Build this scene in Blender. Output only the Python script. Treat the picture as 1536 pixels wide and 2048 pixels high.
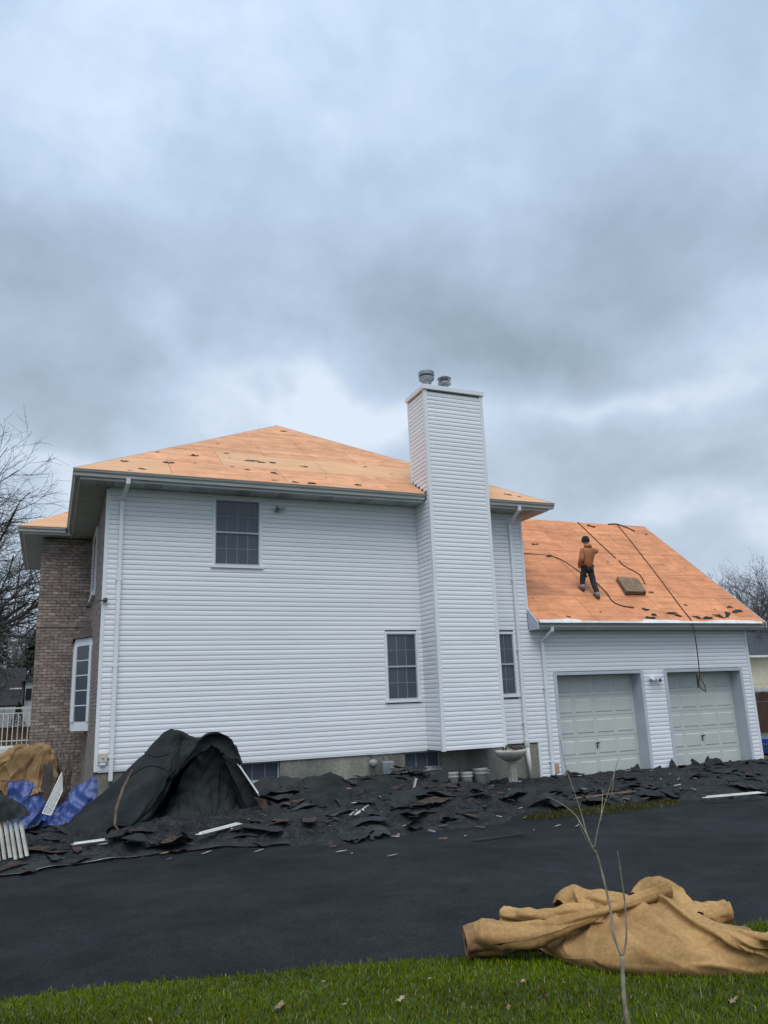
import bpy, math, random
import numpy as np
from mathutils import Vector, noise as mnoise
from math import sin, cos, pi, radians, exp, sqrt

for o in list(bpy.data.objects): bpy.data.objects.remove(o)
sc = bpy.context.scene
COL = sc.collection
random.seed(7)
rng = np.random.default_rng(7)

# ------------------------------------------------------------------ camera
YAW, PITCH, ROLL = 23.33, 13.652, 2.215
CAM = Vector((0, 0, 2.05))
cd = bpy.data.cameras.new('camera'); cam = bpy.data.objects.new('camera', cd); COL.objects.link(cam)
fw = Vector((sin(radians(YAW))*cos(radians(PITCH)), cos(radians(YAW))*cos(radians(PITCH)), sin(radians(PITCH))))
rt = Vector((cos(radians(YAW)), -sin(radians(YAW)), 0)); up = rt.cross(fw)
r2 = rt*cos(radians(ROLL)) - up*sin(radians(ROLL)); u2 = up*cos(radians(ROLL)) + rt*sin(radians(ROLL))
from mathutils import Matrix
M = Matrix((r2, u2, -fw)).transposed().to_4x4(); M.translation = CAM
cam.matrix_world = M
cd.sensor_fit = 'VERTICAL'; cd.sensor_height = 36; cd.lens = 36*1558.2/2048
cd.clip_start = .05; cd.clip_end = 3000
sc.camera = cam
sc.render.resolution_x = 768; sc.render.resolution_y = 1024

# ------------------------------------------------------------------ sun, sky, exposure
SUN_EL, SUN_AZ = 62, 200            # azimuth clockwise from +Y: behind the camera
sd = bpy.data.lights.new('sun', 'SUN'); so = bpy.data.objects.new('sun', sd); COL.objects.link(so)
sd.energy = 1.5; sd.angle = radians(40); sd.color = (1, .97, .93)
dv = Vector((sin(radians(SUN_AZ))*cos(radians(SUN_EL)), cos(radians(SUN_AZ))*cos(radians(SUN_EL)), sin(radians(SUN_EL))))
so.rotation_euler = dv.to_track_quat('Z', 'Y').to_euler(); so.location = (0, -10, 30)
sc.view_settings.view_transform = 'Standard'; sc.view_settings.look = 'None'
sc.view_settings.exposure = .35; sc.view_settings.gamma = 1; sc.view_settings.use_curve_mapping = False
SKY_GAIN = 1.0
W = bpy.data.worlds.new('World'); sc.world = W; W.use_nodes = True
def build_sky():
    nt = W.node_tree; N = nt.nodes; L = nt.links; N.clear()
    out = N.new('ShaderNodeOutputWorld')
    tc = N.new('ShaderNodeTexCoord')
    def vm(op, a, b=None, s=None):
        n = N.new('ShaderNodeVectorMath'); n.operation = op
        if hasattr(a, 'node'): L.new(a, n.inputs[0])
        else: n.inputs[0].default_value = a
        if b is not None:
            if hasattr(b, 'node'): L.new(b, n.inputs[1])
            else: n.inputs[1].default_value = b
        if s is not None: n.inputs['Scale'].default_value = s
        return n
    def ma(op, a, b=None, c=None, clamp=False):
        n = N.new('ShaderNodeMath'); n.operation = op; n.use_clamp = clamp
        for i, v in enumerate((a, b, c)):
            if v is None: continue
            if hasattr(v, 'node'): L.new(v, n.inputs[i])
            else: n.inputs[i].default_value = v
        return n.outputs[0]
    D = vm('NORMALIZE', tc.outputs['Generated']).outputs[0]
    sep = N.new('ShaderNodeSeparateXYZ'); L.new(D, sep.inputs[0])
    z = sep.outputs[2]
    # cloud sheet seen in perspective: direction projected on a plane overhead
    inv = ma('DIVIDE', 1, ma('ADD', ma('MAXIMUM', z, 0), .50))
    cm = N.new('ShaderNodeCombineXYZ')
    L.new(ma('MULTIPLY', sep.outputs[0], inv), cm.inputs[0]); L.new(ma('MULTIPLY', sep.outputs[1], inv), cm.inputs[1])
    def nz(vec, scale, detail, rough, off=0):
        n = N.new('ShaderNodeTexNoise'); n.noise_dimensions = '3D'
        L.new(vm('ADD', vec, (off, off*1.7, off*.3)).outputs[0], n.inputs['Vector'])
        n.inputs['Scale'].default_value = scale; n.inputs['Detail'].default_value = detail
        n.inputs['Roughness'].default_value = rough
        return n
    P = cm.outputs[0]
    wn = nz(D, 3.2, 4, .55, 3.0)
    warp = vm('SCALE', vm('SUBTRACT', wn.outputs['Color'], (.5, .5, .5)).outputs[0], s=.30).outputs[0]
    DW = vm('ADD', D, warp).outputs[0]
    big = nz(P, 2.4, 5, .52, 9.1).outputs['Fac']
    mid = nz(P, 6.5, 6, .58, 2.2).outputs['Fac']
    val = ma('ADD', ma('MULTIPLY', ma('SUBTRACT', big, .5), .65), ma('MULTIPLY', ma('SUBTRACT', mid, .5), .75))
    val = ma('ADD', val, .60)
    for (cx, cy, cz), (tx, ty, tz), s1, s2, amp in BLOBS:
        c = Vector((cx, cy, cz)).normalized(); t1 = Vector((tx, ty, tz)); t1 = (t1 - c*t1.dot(c)).normalized(); t2 = c.cross(t1)
        v = vm('SUBTRACT', DW, tuple(c)).outputs[0]
        a = vm('DOT_PRODUCT', v, tuple(t1/s1)).outputs['Value']; b = vm('DOT_PRODUCT', v, tuple(t2/s2)).outputs['Value']
        g = ma('EXPONENT', ma('MULTIPLY', ma('ADD', ma('MULTIPLY', a, a), ma('MULTIPLY', b, b)), -1.0))
        # only in front of the direction c
        val = ma('MULTIPLY_ADD', g, amp, val)
    cr = N.new('ShaderNodeValToRGB'); L.new(val, cr.inputs[0])
    e = cr.color_ramp.elements
    e[0].position = 0; e[0].color = (.262, .330, .388, 1)
    e[1].position = 1; e[1].color = (.645, .715, .795, 1)
    m = cr.color_ramp.elements.new(.42); m.color = (.375, .455, .545, 1)
    m = cr.color_ramp.elements.new(.72); m.color = (.475, .565, .68, 1)
    # bluer with elevation, overcast zenith brighter than the horizon
    elev = N.new('ShaderNodeMapRange'); L.new(z, elev.inputs[0])
    elev.inputs[1].default_value = .25; elev.inputs[2].default_value = .8
    tint = N.new('ShaderNodeMix'); tint.data_type = 'RGBA'; L.new(elev.outputs[0], tint.inputs['Factor'])
    tint.inputs[6].default_value = (1, 1, 1, 1); tint.inputs[7].default_value = (.90, 1.0, 1.12, 1)
    mul = N.new('ShaderNodeMix'); mul.data_type = 'RGBA'; mul.blend_type = 'MULTIPLY'; mul.inputs['Factor'].default_value = 1
    L.new(cr.outputs[0], mul.inputs[6]); L.new(tint.outputs[2], mul.inputs[7])
    zen = N.new('ShaderNodeMapRange'); zen.interpolation_type = 'SMOOTHSTEP'; L.new(z, zen.inputs[0])
    zen.inputs[1].default_value = .72; zen.inputs[2].default_value = 1.0; zen.inputs[3].default_value = 1.0; zen.inputs[4].default_value = 2.3
    bg = N.new('ShaderNodeBackground'); L.new(mul.outputs[2], bg.inputs[0])
    L.new(ma('MULTIPLY', zen.outputs[0], SKY_GAIN), bg.inputs[1])
    sky = N.new('ShaderNodeTexSky'); sky.sky_type = 'NISHITA'; sky.sun_disc = False
    sky.sun_elevation = radians(SUN_EL); sky.sun_rotation = radians(SUN_AZ); sky.dust_density = 4
    b2 = N.new('ShaderNodeBackground'); L.new(sky.outputs[0], b2.inputs[0]); b2.inputs[1].default_value = .05
    mx = N.new('ShaderNodeMixShader'); mx.inputs[0].default_value = .1
    L.new(bg.outputs[0], mx.inputs[1]); L.new(b2.outputs[0], mx.inputs[2]); L.new(mx.outputs[0], out.inputs[0])
UPV = (0, 0, 1)
def _dir(px, py):      # a sky direction in degrees-like frame coordinates of the view axis
    return tuple((r2*(px-768)/1558.2 - u2*(py-1024)/1558.2 + fw).normalized())
BLOBS = [(_dir(px, py), tuple(_dir(px+300*cos(radians(a)), py+300*sin(radians(a)))), s1, s2, amp) for px, py, a, s1, s2, amp in [(q[0], q[1], q[2], q[3], q[4], q[5]*(.85 if q[5] < 0 else 1.15)) for q in [
    (520, 180, 15, .28, .12, .26), (1050, 160, 0, .25, .10, .12), (120, 90, 0, .2, .1, .16), (150, 320, 60, .12, .12, .12),
    (820, 640, 8, .34, .065, -.34), (180, 660, 25, .24, .085, -.40), (150, 790, 15, .13, .05, -.25), (1300, 520, -20, .22, .10, -.30),
    (1050, 700, -10, .12, .035, -.22), (480, 430, 0, .2, .09, -.12), (330, 650, 70, .05, .03, .18), (650, 600, 70, .07, .03, .15),
    (640, 800, 6, .22, .035, .42), (1290, 790, -14, .18, .035, .34), (1500, 620, 0, .12, .04, .20), (350, 880, 0, .2, .04, .32), (40, 840, 10, .09, .02, .22),
    (1150, 880, 0, .13, .04, -.16), (1420, 980, 0, .16, .04, -.14), (1480, 1080, 0, .12, .04, .30), (1400, 330, 0, .2, .1, -.10)]]]
build_sky()

# ------------------------------------------------------------------ mesh helpers
class MB:
    def __init__(s): s.v = []; s.f = []
    def quad(s, a, b, c, d):
        n = len(s.v); s.v += [tuple(a), tuple(b), tuple(c), tuple(d)]; s.f.append((n, n+1, n+2, n+3)); return s
    def poly(s, pts):
        n = len(s.v); s.v += [tuple(p) for p in pts]; s.f.append(tuple(range(n, n+len(pts)))); return s
    def box(s, x0, x1, y0, y1, z0, z1):
        n = len(s.v)
        s.v += [(x, y, z) for z in (z0, z1) for y in (y0, y1) for x in (x0, x1)]
        s.f += [tuple(n+i for i in q) for q in ((0, 2, 3, 1), (4, 5, 7, 6), (0, 1, 5, 4), (2, 6, 7, 3), (0, 4, 6, 2), (1, 3, 7, 5))]
        return s
    def obox(s, c, ax, ay, az):      # oriented box: centre and three half-axis vectors
        c, ax, ay, az = map(Vector, (c, ax, ay, az)); n = len(s.v)
        s.v += [tuple(c + ax*i + ay*j + az*k) for k in (-1, 1) for j in (-1, 1) for i in (-1, 1)]
        s.f += [tuple(n+i for i in q) for q in ((0, 2, 3, 1), (4, 5, 7, 6), (0, 1, 5, 4), (2, 6, 7, 3), (0, 4, 6, 2), (1, 3, 7, 5))]
        return s
    def prism(s, pts, d):            # polygon extruded along vector d
        n = len(s.v); k = len(pts); d = Vector(d)
        s.v += [tuple(p) for p in pts] + [tuple(Vector(p)+d) for p in pts]
        s.f.append(tuple(range(n+k-1, n-1, -1))); s.f.append(tuple(range(n+k, n+2*k)))
        for i in range(k): j = (i+1) % k; s.f.append((n+i, n+j, n+k+j, n+k+i))
        return s
    def extr(s, prof, a, b, un, uz=Vector((0, 0, 1)), cap=True):   # profile (out, up) swept from a to b
        a, b, un = Vector(a), Vector(b), Vector(un); n = len(s.v); k = len(prof)
        for e in (a, b):
            for (o, z) in prof: s.v.append(tuple(e + un*o + uz*z))
        for i in range(k-1): s.f.append((n+i, n+i+1, n+k+i+1, n+k+i))
        if cap: s.f.append(tuple(range(n, n+k))); s.f.append(tuple(range(n+2*k-1, n+k-1, -1)))
        return s
    def tube(s, pts, rad, seg=6, cap=True):
        pts = [Vector(p) for p in pts]
        if not hasattr(rad, '__len__'): rad = [rad]*len(pts)
        base = len(s.v); prev = None
        for i, p in enumerate(pts):
            t = (pts[min(i+1, len(pts)-1)] - pts[max(i-1, 0)]).normalized()
            if prev is None: ref = Vector((0, 0, 1)) if abs(t.z) < .9 else Vector((1, 0, 0)); u = t.cross(ref).normalized()
            else: u = (prev - t*prev.dot(t)); u = u.normalized() if u.length > 1e-6 else t.orthogonal().normalized()
            prev = u; w = t.cross(u)
            for k in range(seg):
                a = 2*pi*k/seg; s.v.append(tuple(p + (u*cos(a) + w*sin(a))*rad[i]))
        for i in range(len(pts)-1):
            for k in range(seg):
                j = (k+1) % seg; s.f.append((base+i*seg+k, base+i*seg+j, base+(i+1)*seg+j, base+(i+1)*seg+k))
        if cap:
            s.f.append(tuple(base+k for k in range(seg-1, -1, -1))); e = base+(len(pts)-1)*seg; s.f.append(tuple(e+k for k in range(seg)))
        return s
    def lathe(s, c, prof, seg=16, cap=True):      # profile (radius, z)
        return s.tube([Vector((c[0], c[1], c[2]+z)) for r, z in prof], [r for r, z in prof], seg, cap)
    def grid(s, G):
        G = np.asarray(G); n, m = G.shape[:2]; b = len(s.v)
        s.v += [tuple(map(float, q)) for q in G.reshape(-1, 3)]
        s.f += [(b+i*m+j, b+i*m+j+1, b+(i+1)*m+j+1, b+(i+1)*m+j) for i in range(n-1) for j in range(m-1)]
        return s
    def build(s, name, mat, parent=None, smooth=False, bevel=0):
        me = bpy.data.meshes.new(name); off = worg(parent) if parent else Vector((0, 0, 0))
        me.from_pydata([(x-off.x, y-off.y, z-off.z) for x, y, z in s.v], [], s.f)
        if mat: me.materials.append(mat)
        if smooth: me.shade_smooth()
        o = bpy.data.objects.new(name, me); COL.objects.link(o)
        if parent: o.parent = parent
        if bevel:
            b = o.modifiers.new('b', 'BEVEL'); b.width = bevel; b.segments = 2; b.limit_method = 'ANGLE'
        return o
def worg(o):
    v = Vector((0, 0, 0))
    while o: v += o.location; o = o.parent
    return v
def tag(o, label=None, cat=None, group=None, kind=None):
    if label: o['label'] = label
    if cat: o['category'] = cat
    if group: o['group'] = group
    if kind: o['kind'] = kind
    return o
def thing(name, label, cat, loc=(0, 0, 0), group=None):
    o = bpy.data.objects.new(name, None); COL.objects.link(o); o.location = loc; o.empty_display_size = .2
    return tag(o, label, cat, group)
def solo(mb, name, mat, label, cat, group=None, smooth=False, kind=None):
    return tag(mb.build(name, mat, None, smooth), label, cat, group, kind)

# ------------------------------------------------------------------ materials
def newmat(name):
    m = bpy.data.materials.new(name); m.use_nodes = True; return m, m.node_tree.nodes, m.node_tree.links, m.node_tree.nodes['Principled BSDF']
def noisy(name, c1, c2, scale=5, rough=.7, bump=.0, bscale=40, stretch=(1, 1, 1), detail=6, objvar=0, c3=None, spec=.3, lo=.35, hi=.65, sheen=0, metal=0, bdist=.01):
    m, N, L, B = newmat(name)
    tc = N.new('ShaderNodeTexCoord'); mp = N.new('ShaderNodeMapping'); L.new(tc.outputs['Object'], mp.inputs[0]); mp.inputs['Scale'].default_value = stretch
    n = N.new('ShaderNodeTexNoise'); L.new(mp.outputs[0], n.inputs[0]); n.inputs['Scale'].default_value = scale; n.inputs['Detail'].default_value = detail; n.inputs['Roughness'].default_value = .6
    cr = N.new('ShaderNodeValToRGB'); L.new(n.outputs[0], cr.inputs[0])
    cr.color_ramp.elements[0].position = lo; cr.color_ramp.elements[0].color = (*c1, 1)
    cr.color_ramp.elements[1].position = hi; cr.color_ramp.elements[1].color = (*c2, 1)
    if c3: e = cr.color_ramp.elements.new(min(.98, hi+.12)); e.color = (*c3, 1)
    colr = cr.outputs[0]
    if objvar:
        oi = N.new('ShaderNodeObjectInfo'); hs = N.new('ShaderNodeHueSaturation')
        mr = N.new('ShaderNodeMapRange'); L.new(oi.outputs['Random'], mr.inputs[0]); mr.inputs[3].default_value = 1-objvar; mr.inputs[4].default_value = 1+objvar
        L.new(mr.outputs[0], hs.inputs['Value']); L.new(colr, hs.inputs['Color']); colr = hs.outputs[0]
        ad = N.new('ShaderNodeVectorMath'); ad.operation = 'ADD'; L.new(mp.outputs[0], ad.inputs[0])
        cb = N.new('ShaderNodeCombineXYZ'); mm = N.new('ShaderNodeMath'); mm.operation = 'MULTIPLY'; mm.inputs[1].default_value = 37
        L.new(oi.outputs['Random'], mm.inputs[0]); L.new(mm.outputs[0], cb.inputs[0]); L.new(mm.outputs[0], cb.inputs[2]); L.new(cb.outputs[0], ad.inputs[1]); L.new(ad.outputs[0], n.inputs[0])
    L.new(colr, B.inputs['Base Color']); B.inputs['Roughness'].default_value = rough; B.inputs['Specular IOR Level'].default_value = spec; B.inputs['Metallic'].default_value = metal
    if bump:
        b = N.new('ShaderNodeTexNoise'); L.new(mp.outputs[0], b.inputs[0]); b.inputs['Scale'].default_value = bscale; b.inputs['Detail'].default_value = 5
        bp = N.new('ShaderNodeBump'); L.new(b.outputs[0], bp.inputs['Height']); bp.inputs['Strength'].default_value = bump; bp.inputs['Distance'].default_value = bdist
        L.new(bp.outputs[0], B.inputs['Normal'])
    return m
M_ = {}
M_['siding'] = noisy('siding_vinyl', (.74, .755, .77), (.82, .835, .85), .7, .5, .10, 9, (.4, 1, 1), objvar=.025)
M_['trim'] = noisy('white_trim', (.72, .74, .76), (.78, .80, .82), 2, .45)
M_['backing_shade'] = noisy('shaded_backing', (.24, .25, .26), (.30, .31, .32), 3, .9)  # backing colour darkened to put shadow into the gaps between siding courses
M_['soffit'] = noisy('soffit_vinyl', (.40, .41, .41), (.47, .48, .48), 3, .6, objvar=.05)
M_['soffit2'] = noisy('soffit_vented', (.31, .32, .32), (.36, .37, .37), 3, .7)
M_['gutter'] = noisy('gutter_metal', (.36, .36, .35), (.46, .46, .44), 3, .4, stretch=(.5, .5, 4), spec=.5)
M_['ply'] = noisy('plywood_orange', (.48, .19, .085), (.67, .28, .13), 1.1, .8, .12, 45, (.7, 6, 6), objvar=.10, detail=9)
M_['plymain'] = noisy('plywood_ochre', (.50, .235, .112), (.68, .335, .172), 1.0, .8, .12, 45, (.6, 5, 5), objvar=.07, detail=9)
M_['ply2'] = noisy('plywood_tan', (.55, .30, .15), (.68, .39, .21), 1.6, .8, .12, 45, (.7, 6, 6), objvar=.06, detail=9)
M_['concrete'] = noisy('foundation_concrete', (.17, .165, .14), (.30, .285, .24), 1.7, .9, .25, 30, (1, 1, .35), detail=8)
M_['glass'] = noisy('window_glass', (.055, .066, .088), (.075, .088, .112), .8, .12, spec=.5)
M_['grille'] = noisy('window_grille', (.18, .20, .23), (.24, .26, .29), 3, .5)
M_['wframe'] = noisy('window_frame', (.40, .42, .44), (.48, .50, .52), 3, .5)
M_['door'] = noisy('garage_door_paint', (.55, .575, .535), (.61, .63, .59), .9, .45, .04, 30, stretch=(1, 1, .5), objvar=.02)
M_['jamb'] = noisy('jamb_paint', (.46, .51, .55), (.54, .59, .63), 2, .5)
M_['dark'] = noisy('dark_void', (.012, .013, .015), (.02, .02, .022), 3, .9)
M_['handle'] = noisy('dark_metal', (.04, .04, .04), (.08, .08, .075), 9, .4, metal=.6)
M_['flue'] = noisy('flue_metal', (.22, .24, .25), (.34, .36, .37), 6, .42, stretch=(1, 1, 3), metal=.7, spec=.5)
M_['brick'] = noisy('brick_grey_brown', (.19, .148, .130), (.42, .34, .30), 9, .9, .3, 60, objvar=.32, lo=.3, hi=.7)
M_['brick_s'] = noisy('brick_stuff', (.20, .16, .142), (.37, .305, .27), 14, .9, .3, 60, lo=.4, hi=.6)
M_['mortar'] = noisy('mortar', (.17, .155, .135), (.23, .21, .19), 20, .95)
M_['asphalt'] = noisy('asphalt', (.0075, .0085, .0092), (.0165, .018, .019), .55, .85, .6, 150, detail=9, spec=.16, bdist=.006)
def speckle(m, sc_, lo, hi):
    nt = m.node_tree; N = nt.nodes; L = nt.links; B = N['Principled BSDF']; src = B.inputs['Base Color'].links[0].from_socket
    tc = N.new('ShaderNodeTexCoord'); n = N.new('ShaderNodeTexNoise'); n.inputs['Scale'].default_value = sc_; n.inputs['Detail'].default_value = 3; L.new(tc.outputs['Object'], n.inputs[0])
    mr = N.new('ShaderNodeMapRange'); L.new(n.outputs[0], mr.inputs[0]); mr.inputs[1].default_value = .35; mr.inputs[2].default_value = .68; mr.inputs[3].default_value = lo; mr.inputs[4].default_value = hi
    v = N.new('ShaderNodeTexNoise'); v.inputs['Scale'].default_value = 2.2; v.inputs['Detail'].default_value = 7; v.inputs['Roughness'].default_value = .7; L.new(tc.outputs['Object'], v.inputs[0])
    m2 = N.new('ShaderNodeMapRange'); L.new(v.outputs[0], m2.inputs[0]); m2.inputs[1].default_value = .3; m2.inputs[2].default_value = .7; m2.inputs[3].default_value = .8; m2.inputs[4].default_value = 1.25
    mm = N.new('ShaderNodeMath'); mm.operation = 'MULTIPLY'; L.new(mr.outputs[0], mm.inputs[0]); L.new(m2.outputs[0], mm.inputs[1])
    hs = N.new('ShaderNodeHueSaturation'); L.new(src, hs.inputs['Color']); L.new(mm.outputs[0], hs.inputs['Value']); L.new(hs.outputs[0], B.inputs['Base Color'])
M_['lawn'] = noisy('lawn_soil', (.02, .035, .006), (.05, .075, .012), 3, .95, .4, 40)
M_['terrain'] = noisy('winter_ground', (.05, .055, .025), (.10, .09, .05), .4, .95)
M_['felt'] = noisy('black_felt', (.0105, .0118, .0120), (.023, .0248, .0245), 2.4, .72, .35, 70, spec=.3, objvar=.25, detail=8)
M_['felt2'] = noisy('felt_drape', (.012, .0145, .0145), (.026, .0295, .028), 1.6, .85, .3, 90, spec=.2, detail=8)
M_['mound'] = noisy('shingle_rubble', (.008, .0088, .0092), (.026, .0275, .028), 6, .75, .7, 45, c3=(.05, .034, .028), hi=.60, spec=.25, bdist=.03)
M_['shbrown'] = noisy('shingle_brown', (.030, .020, .016), (.070, .046, .036), 7, .9, .5, 90, objvar=.25)
M_['shgrey'] = noisy('shingle_grey', (.022, .0245, .026), (.042, .045, .046), 9, .9, .5, 120, objvar=.3)
M_['chip'] = noisy('pale_chip', (.22, .20, .185), (.44, .41, .38), 9, .8, objvar=.3)
M_['chipb'] = noisy('wood_splinter', (.13, .08, .055), (.26, .17, .12), 9, .8, objvar=.3)
M_['whitepiece'] = noisy('white_offcut', (.62, .62, .58), (.78, .78, .74), 6, .5)
M_['tan'] = noisy('canvas_tan', (.275, .155, .058), (.375, .222, .090), 2.5, .9, .35, 260, detail=9, spec=.15, lo=.32, hi=.62, bdist=.003)
M_['tan2'] = noisy('canvas_tan_worn', (.17, .102, .047), (.30, .19, .09), 1.8, .9, .3, 200, detail=9, spec=.15, bdist=.004)
M_['seam'] = noisy('canvas_hem', (.15, .075, .035), (.26, .14, .065), 5, .9)
M_['blue'] = noisy('blue_tarp', (.016, .036, .15), (.035, .075, .25), 3, .45, .2, 60, spec=.5)
M_['sink'] = noisy('porcelain', (.34, .32, .27), (.50, .48, .43), 4, .3, spec=.5)
M_['bucket'] = noisy('bucket_plastic', (.42, .42, .40), (.55, .54, .50), 5, .5, objvar=.1)
M_['pvc'] = noisy('pvc_pipe', (.55, .54, .50), (.66, .65, .61), 6, .4)
M_['meter'] = noisy('meter_grey', (.16, .18, .19), (.26, .28, .29), 6, .5)
M_['pipe'] = noisy('pipe_grey', (.10, .10, .10), (.18, .175, .165), 9, .6)
M_['cream'] = noisy('cream_plastic', (.55, .52, .42), (.62, .59, .50), 6, .5)
M_['jacket'] = noisy('jacket_brown', (.36, .14, .058), (.47, .19, .08), 7, .85, .3, 25)
M_['trousers'] = noisy('trousers_black', (.02, .022, .026), (.04, .043, .05), 6, .85)
M_['skin'] = noisy('skin', (.36, .2, .14), (.44, .26, .19), 6, .6)
M_['knit'] = noisy('knit_black', (.018, .018, .02), (.035, .035, .038), 20, .95, .3, 90)
M_['boot'] = noisy('boot', (.05, .045, .04), (.10, .09, .08), 9, .7)
M_['sock'] = noisy('grey_cuff', (.22, .24, .25), (.34, .35, .35), 30, .9)
M_['rope'] = noisy('rope_brown', (.055, .028, .02), (.10, .055, .04), 40, .9)
M_['bundle'] = noisy('bundle_brown', (.15, .095, .058), (.24, .165, .105), 6, .9, .4, 50)
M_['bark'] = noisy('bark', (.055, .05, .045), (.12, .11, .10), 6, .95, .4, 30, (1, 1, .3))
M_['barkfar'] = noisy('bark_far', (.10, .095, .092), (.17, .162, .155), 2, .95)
M_['sapbark'] = noisy('sapling_bark', (.20, .165, .115), (.36, .31, .23), 20, .8, .4, 90, (1, 1, .4))
M_['needle'] = noisy('evergreen', (.010, .018, .012), (.030, .042, .028), 3, .9)
M_['leafdry'] = noisy('dry_leaf', (.20, .13, .07), (.38, .28, .18), 12, .8, objvar=.25)
M_['roofdark'] = noisy('dark_shingle_roof', (.035, .038, .042), (.06, .064, .07), 4, .9, .4, 40)
M_['creamsiding'] = noisy('cream_siding', (.50, .46, .32), (.58, .54, .40), 3, .6)
M_['deckwood'] = noisy('deck_wood', (.14, .10, .075), (.22, .165, .13), 6, .85, stretch=(4, 4, 1))
M_['fencewood'] = noisy('reddish_fence', (.045, .022, .018), (.09, .05, .04), 3, .9, stretch=(6, 6, .6), objvar=.2)
M_['railwhite'] = noisy('rail_white', (.60, .60, .58), (.72, .72, .70), 6, .5)
M_['brownwall'] = noisy('dark_brown_wall', (.020, .018, .018), (.035, .03, .03), 2, .9)
M_['copper'] = noisy('bay_roof_brown', (.06, .045, .04), (.11, .085, .075), 3, .7)
M_['stain'] = noisy('stained_plywood', (.42, .27, .16), (.55, .38, .25), 6, .8)
def grass_mat():
    m, N, L, B = newmat('grass_blade')
    at = N.new('ShaderNodeAttribute'); at.attribute_name = 'gc'
    L.new(at.outputs['Color'], B.inputs['Base Color']); B.inputs['Roughness'].default_value = .9; B.inputs['Specular IOR Level'].default_value = .04
    return m
speckle(M_['asphalt'], 55, .6, 1.7); speckle(M_['mound'], 30, .5, 1.5); speckle(M_['felt'], 60, .7, 1.35); speckle(M_['felt2'], 60, .75, 1.3); speckle(M_['tan'], 40, .88, 1.1); speckle(M_['ply'], 14, .93, 1.05); speckle(M_['plymain'], 14, .93, 1.05); speckle(M_['concrete'], 20, .85, 1.1)
M_['grass'] = grass_mat()

# ------------------------------------------------------------------ dimensions of the place (metres)
D = 16.32; XL, XR = .90, 10.78; ZS = .97
YE, XEL, XER, ZE = 15.68, .22, 11.41, 6.68; YBK = 26.94
AX, AY, AZ = 5.815, 21.30, 10.11
CX0, CX1, YC, YCB, ZCT = 7.86, 9.42, 15.54, 16.46, 9.28
GYE, GZE, GXR, GRY, GRZ, XG = 15.88, 3.76, 18.24, 20.19, 7.44, 17.88
GD = [(11.45, 14.03), (14.89, 17.46)]; DT = 2.51; YD = 16.66
C0 = .1016
H = Vector((0, 0, 1))
def edge_y(x):      # lawn / driveway boundary
    return 7.05 - .205*x + .09*sin(x*.9+1) + .03*sin(x*3.1)
def lawn_z(x, y):
    d = max(0, edge_y(x)-y); return min(.9, .045*d + .004*d*d) - .004 + .012*mnoise.noise((x*1.3, y*1.3, 0))*min(1, d*2)
def vn(x, y, s=1., z=0): return mnoise.noise((x*s, y*s, z))

# ------------------------------------------------------------------ setting: terrain, driveway, lawn
g = MB(); R = 900
g.quad((-R, -R, -.06), (R, -R, -.06), (R, R, -.06), (-R, R, -.06))
tag(g.build('ground', M_['terrain']), kind='structure')
g = MB(); xs = np.linspace(-40, 45, 171)
for a, b in zip(xs[:-1], xs[1:]):
    g.quad((a, edge_y(a)-.35, -.03), (b, edge_y(b)-.35, -.03), (b, 16.9, 0), (a, 16.9, 0))
tag(g.build('driveway', M_['asphalt']), kind='structure')
xs = np.concatenate([np.linspace(-40, -3, 12), np.linspace(-2.9, 9, 120), np.linspace(9.4, 45, 14)])
ts = np.linspace(0, 1, 60)**1.8
G = np.zeros((len(xs), len(ts), 3))
for i, x in enumerate(xs):
    ey = edge_y(x)
    for j, t in enumerate(ts):
        y = ey - t*30; z = lawn_z(x, y) if j else -.035
        G[i, j] = (x, y, z)
tag(MB().grid(G[:, ::-1]).build('lawn', M_['lawn'], smooth=True), kind='structure')

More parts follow.
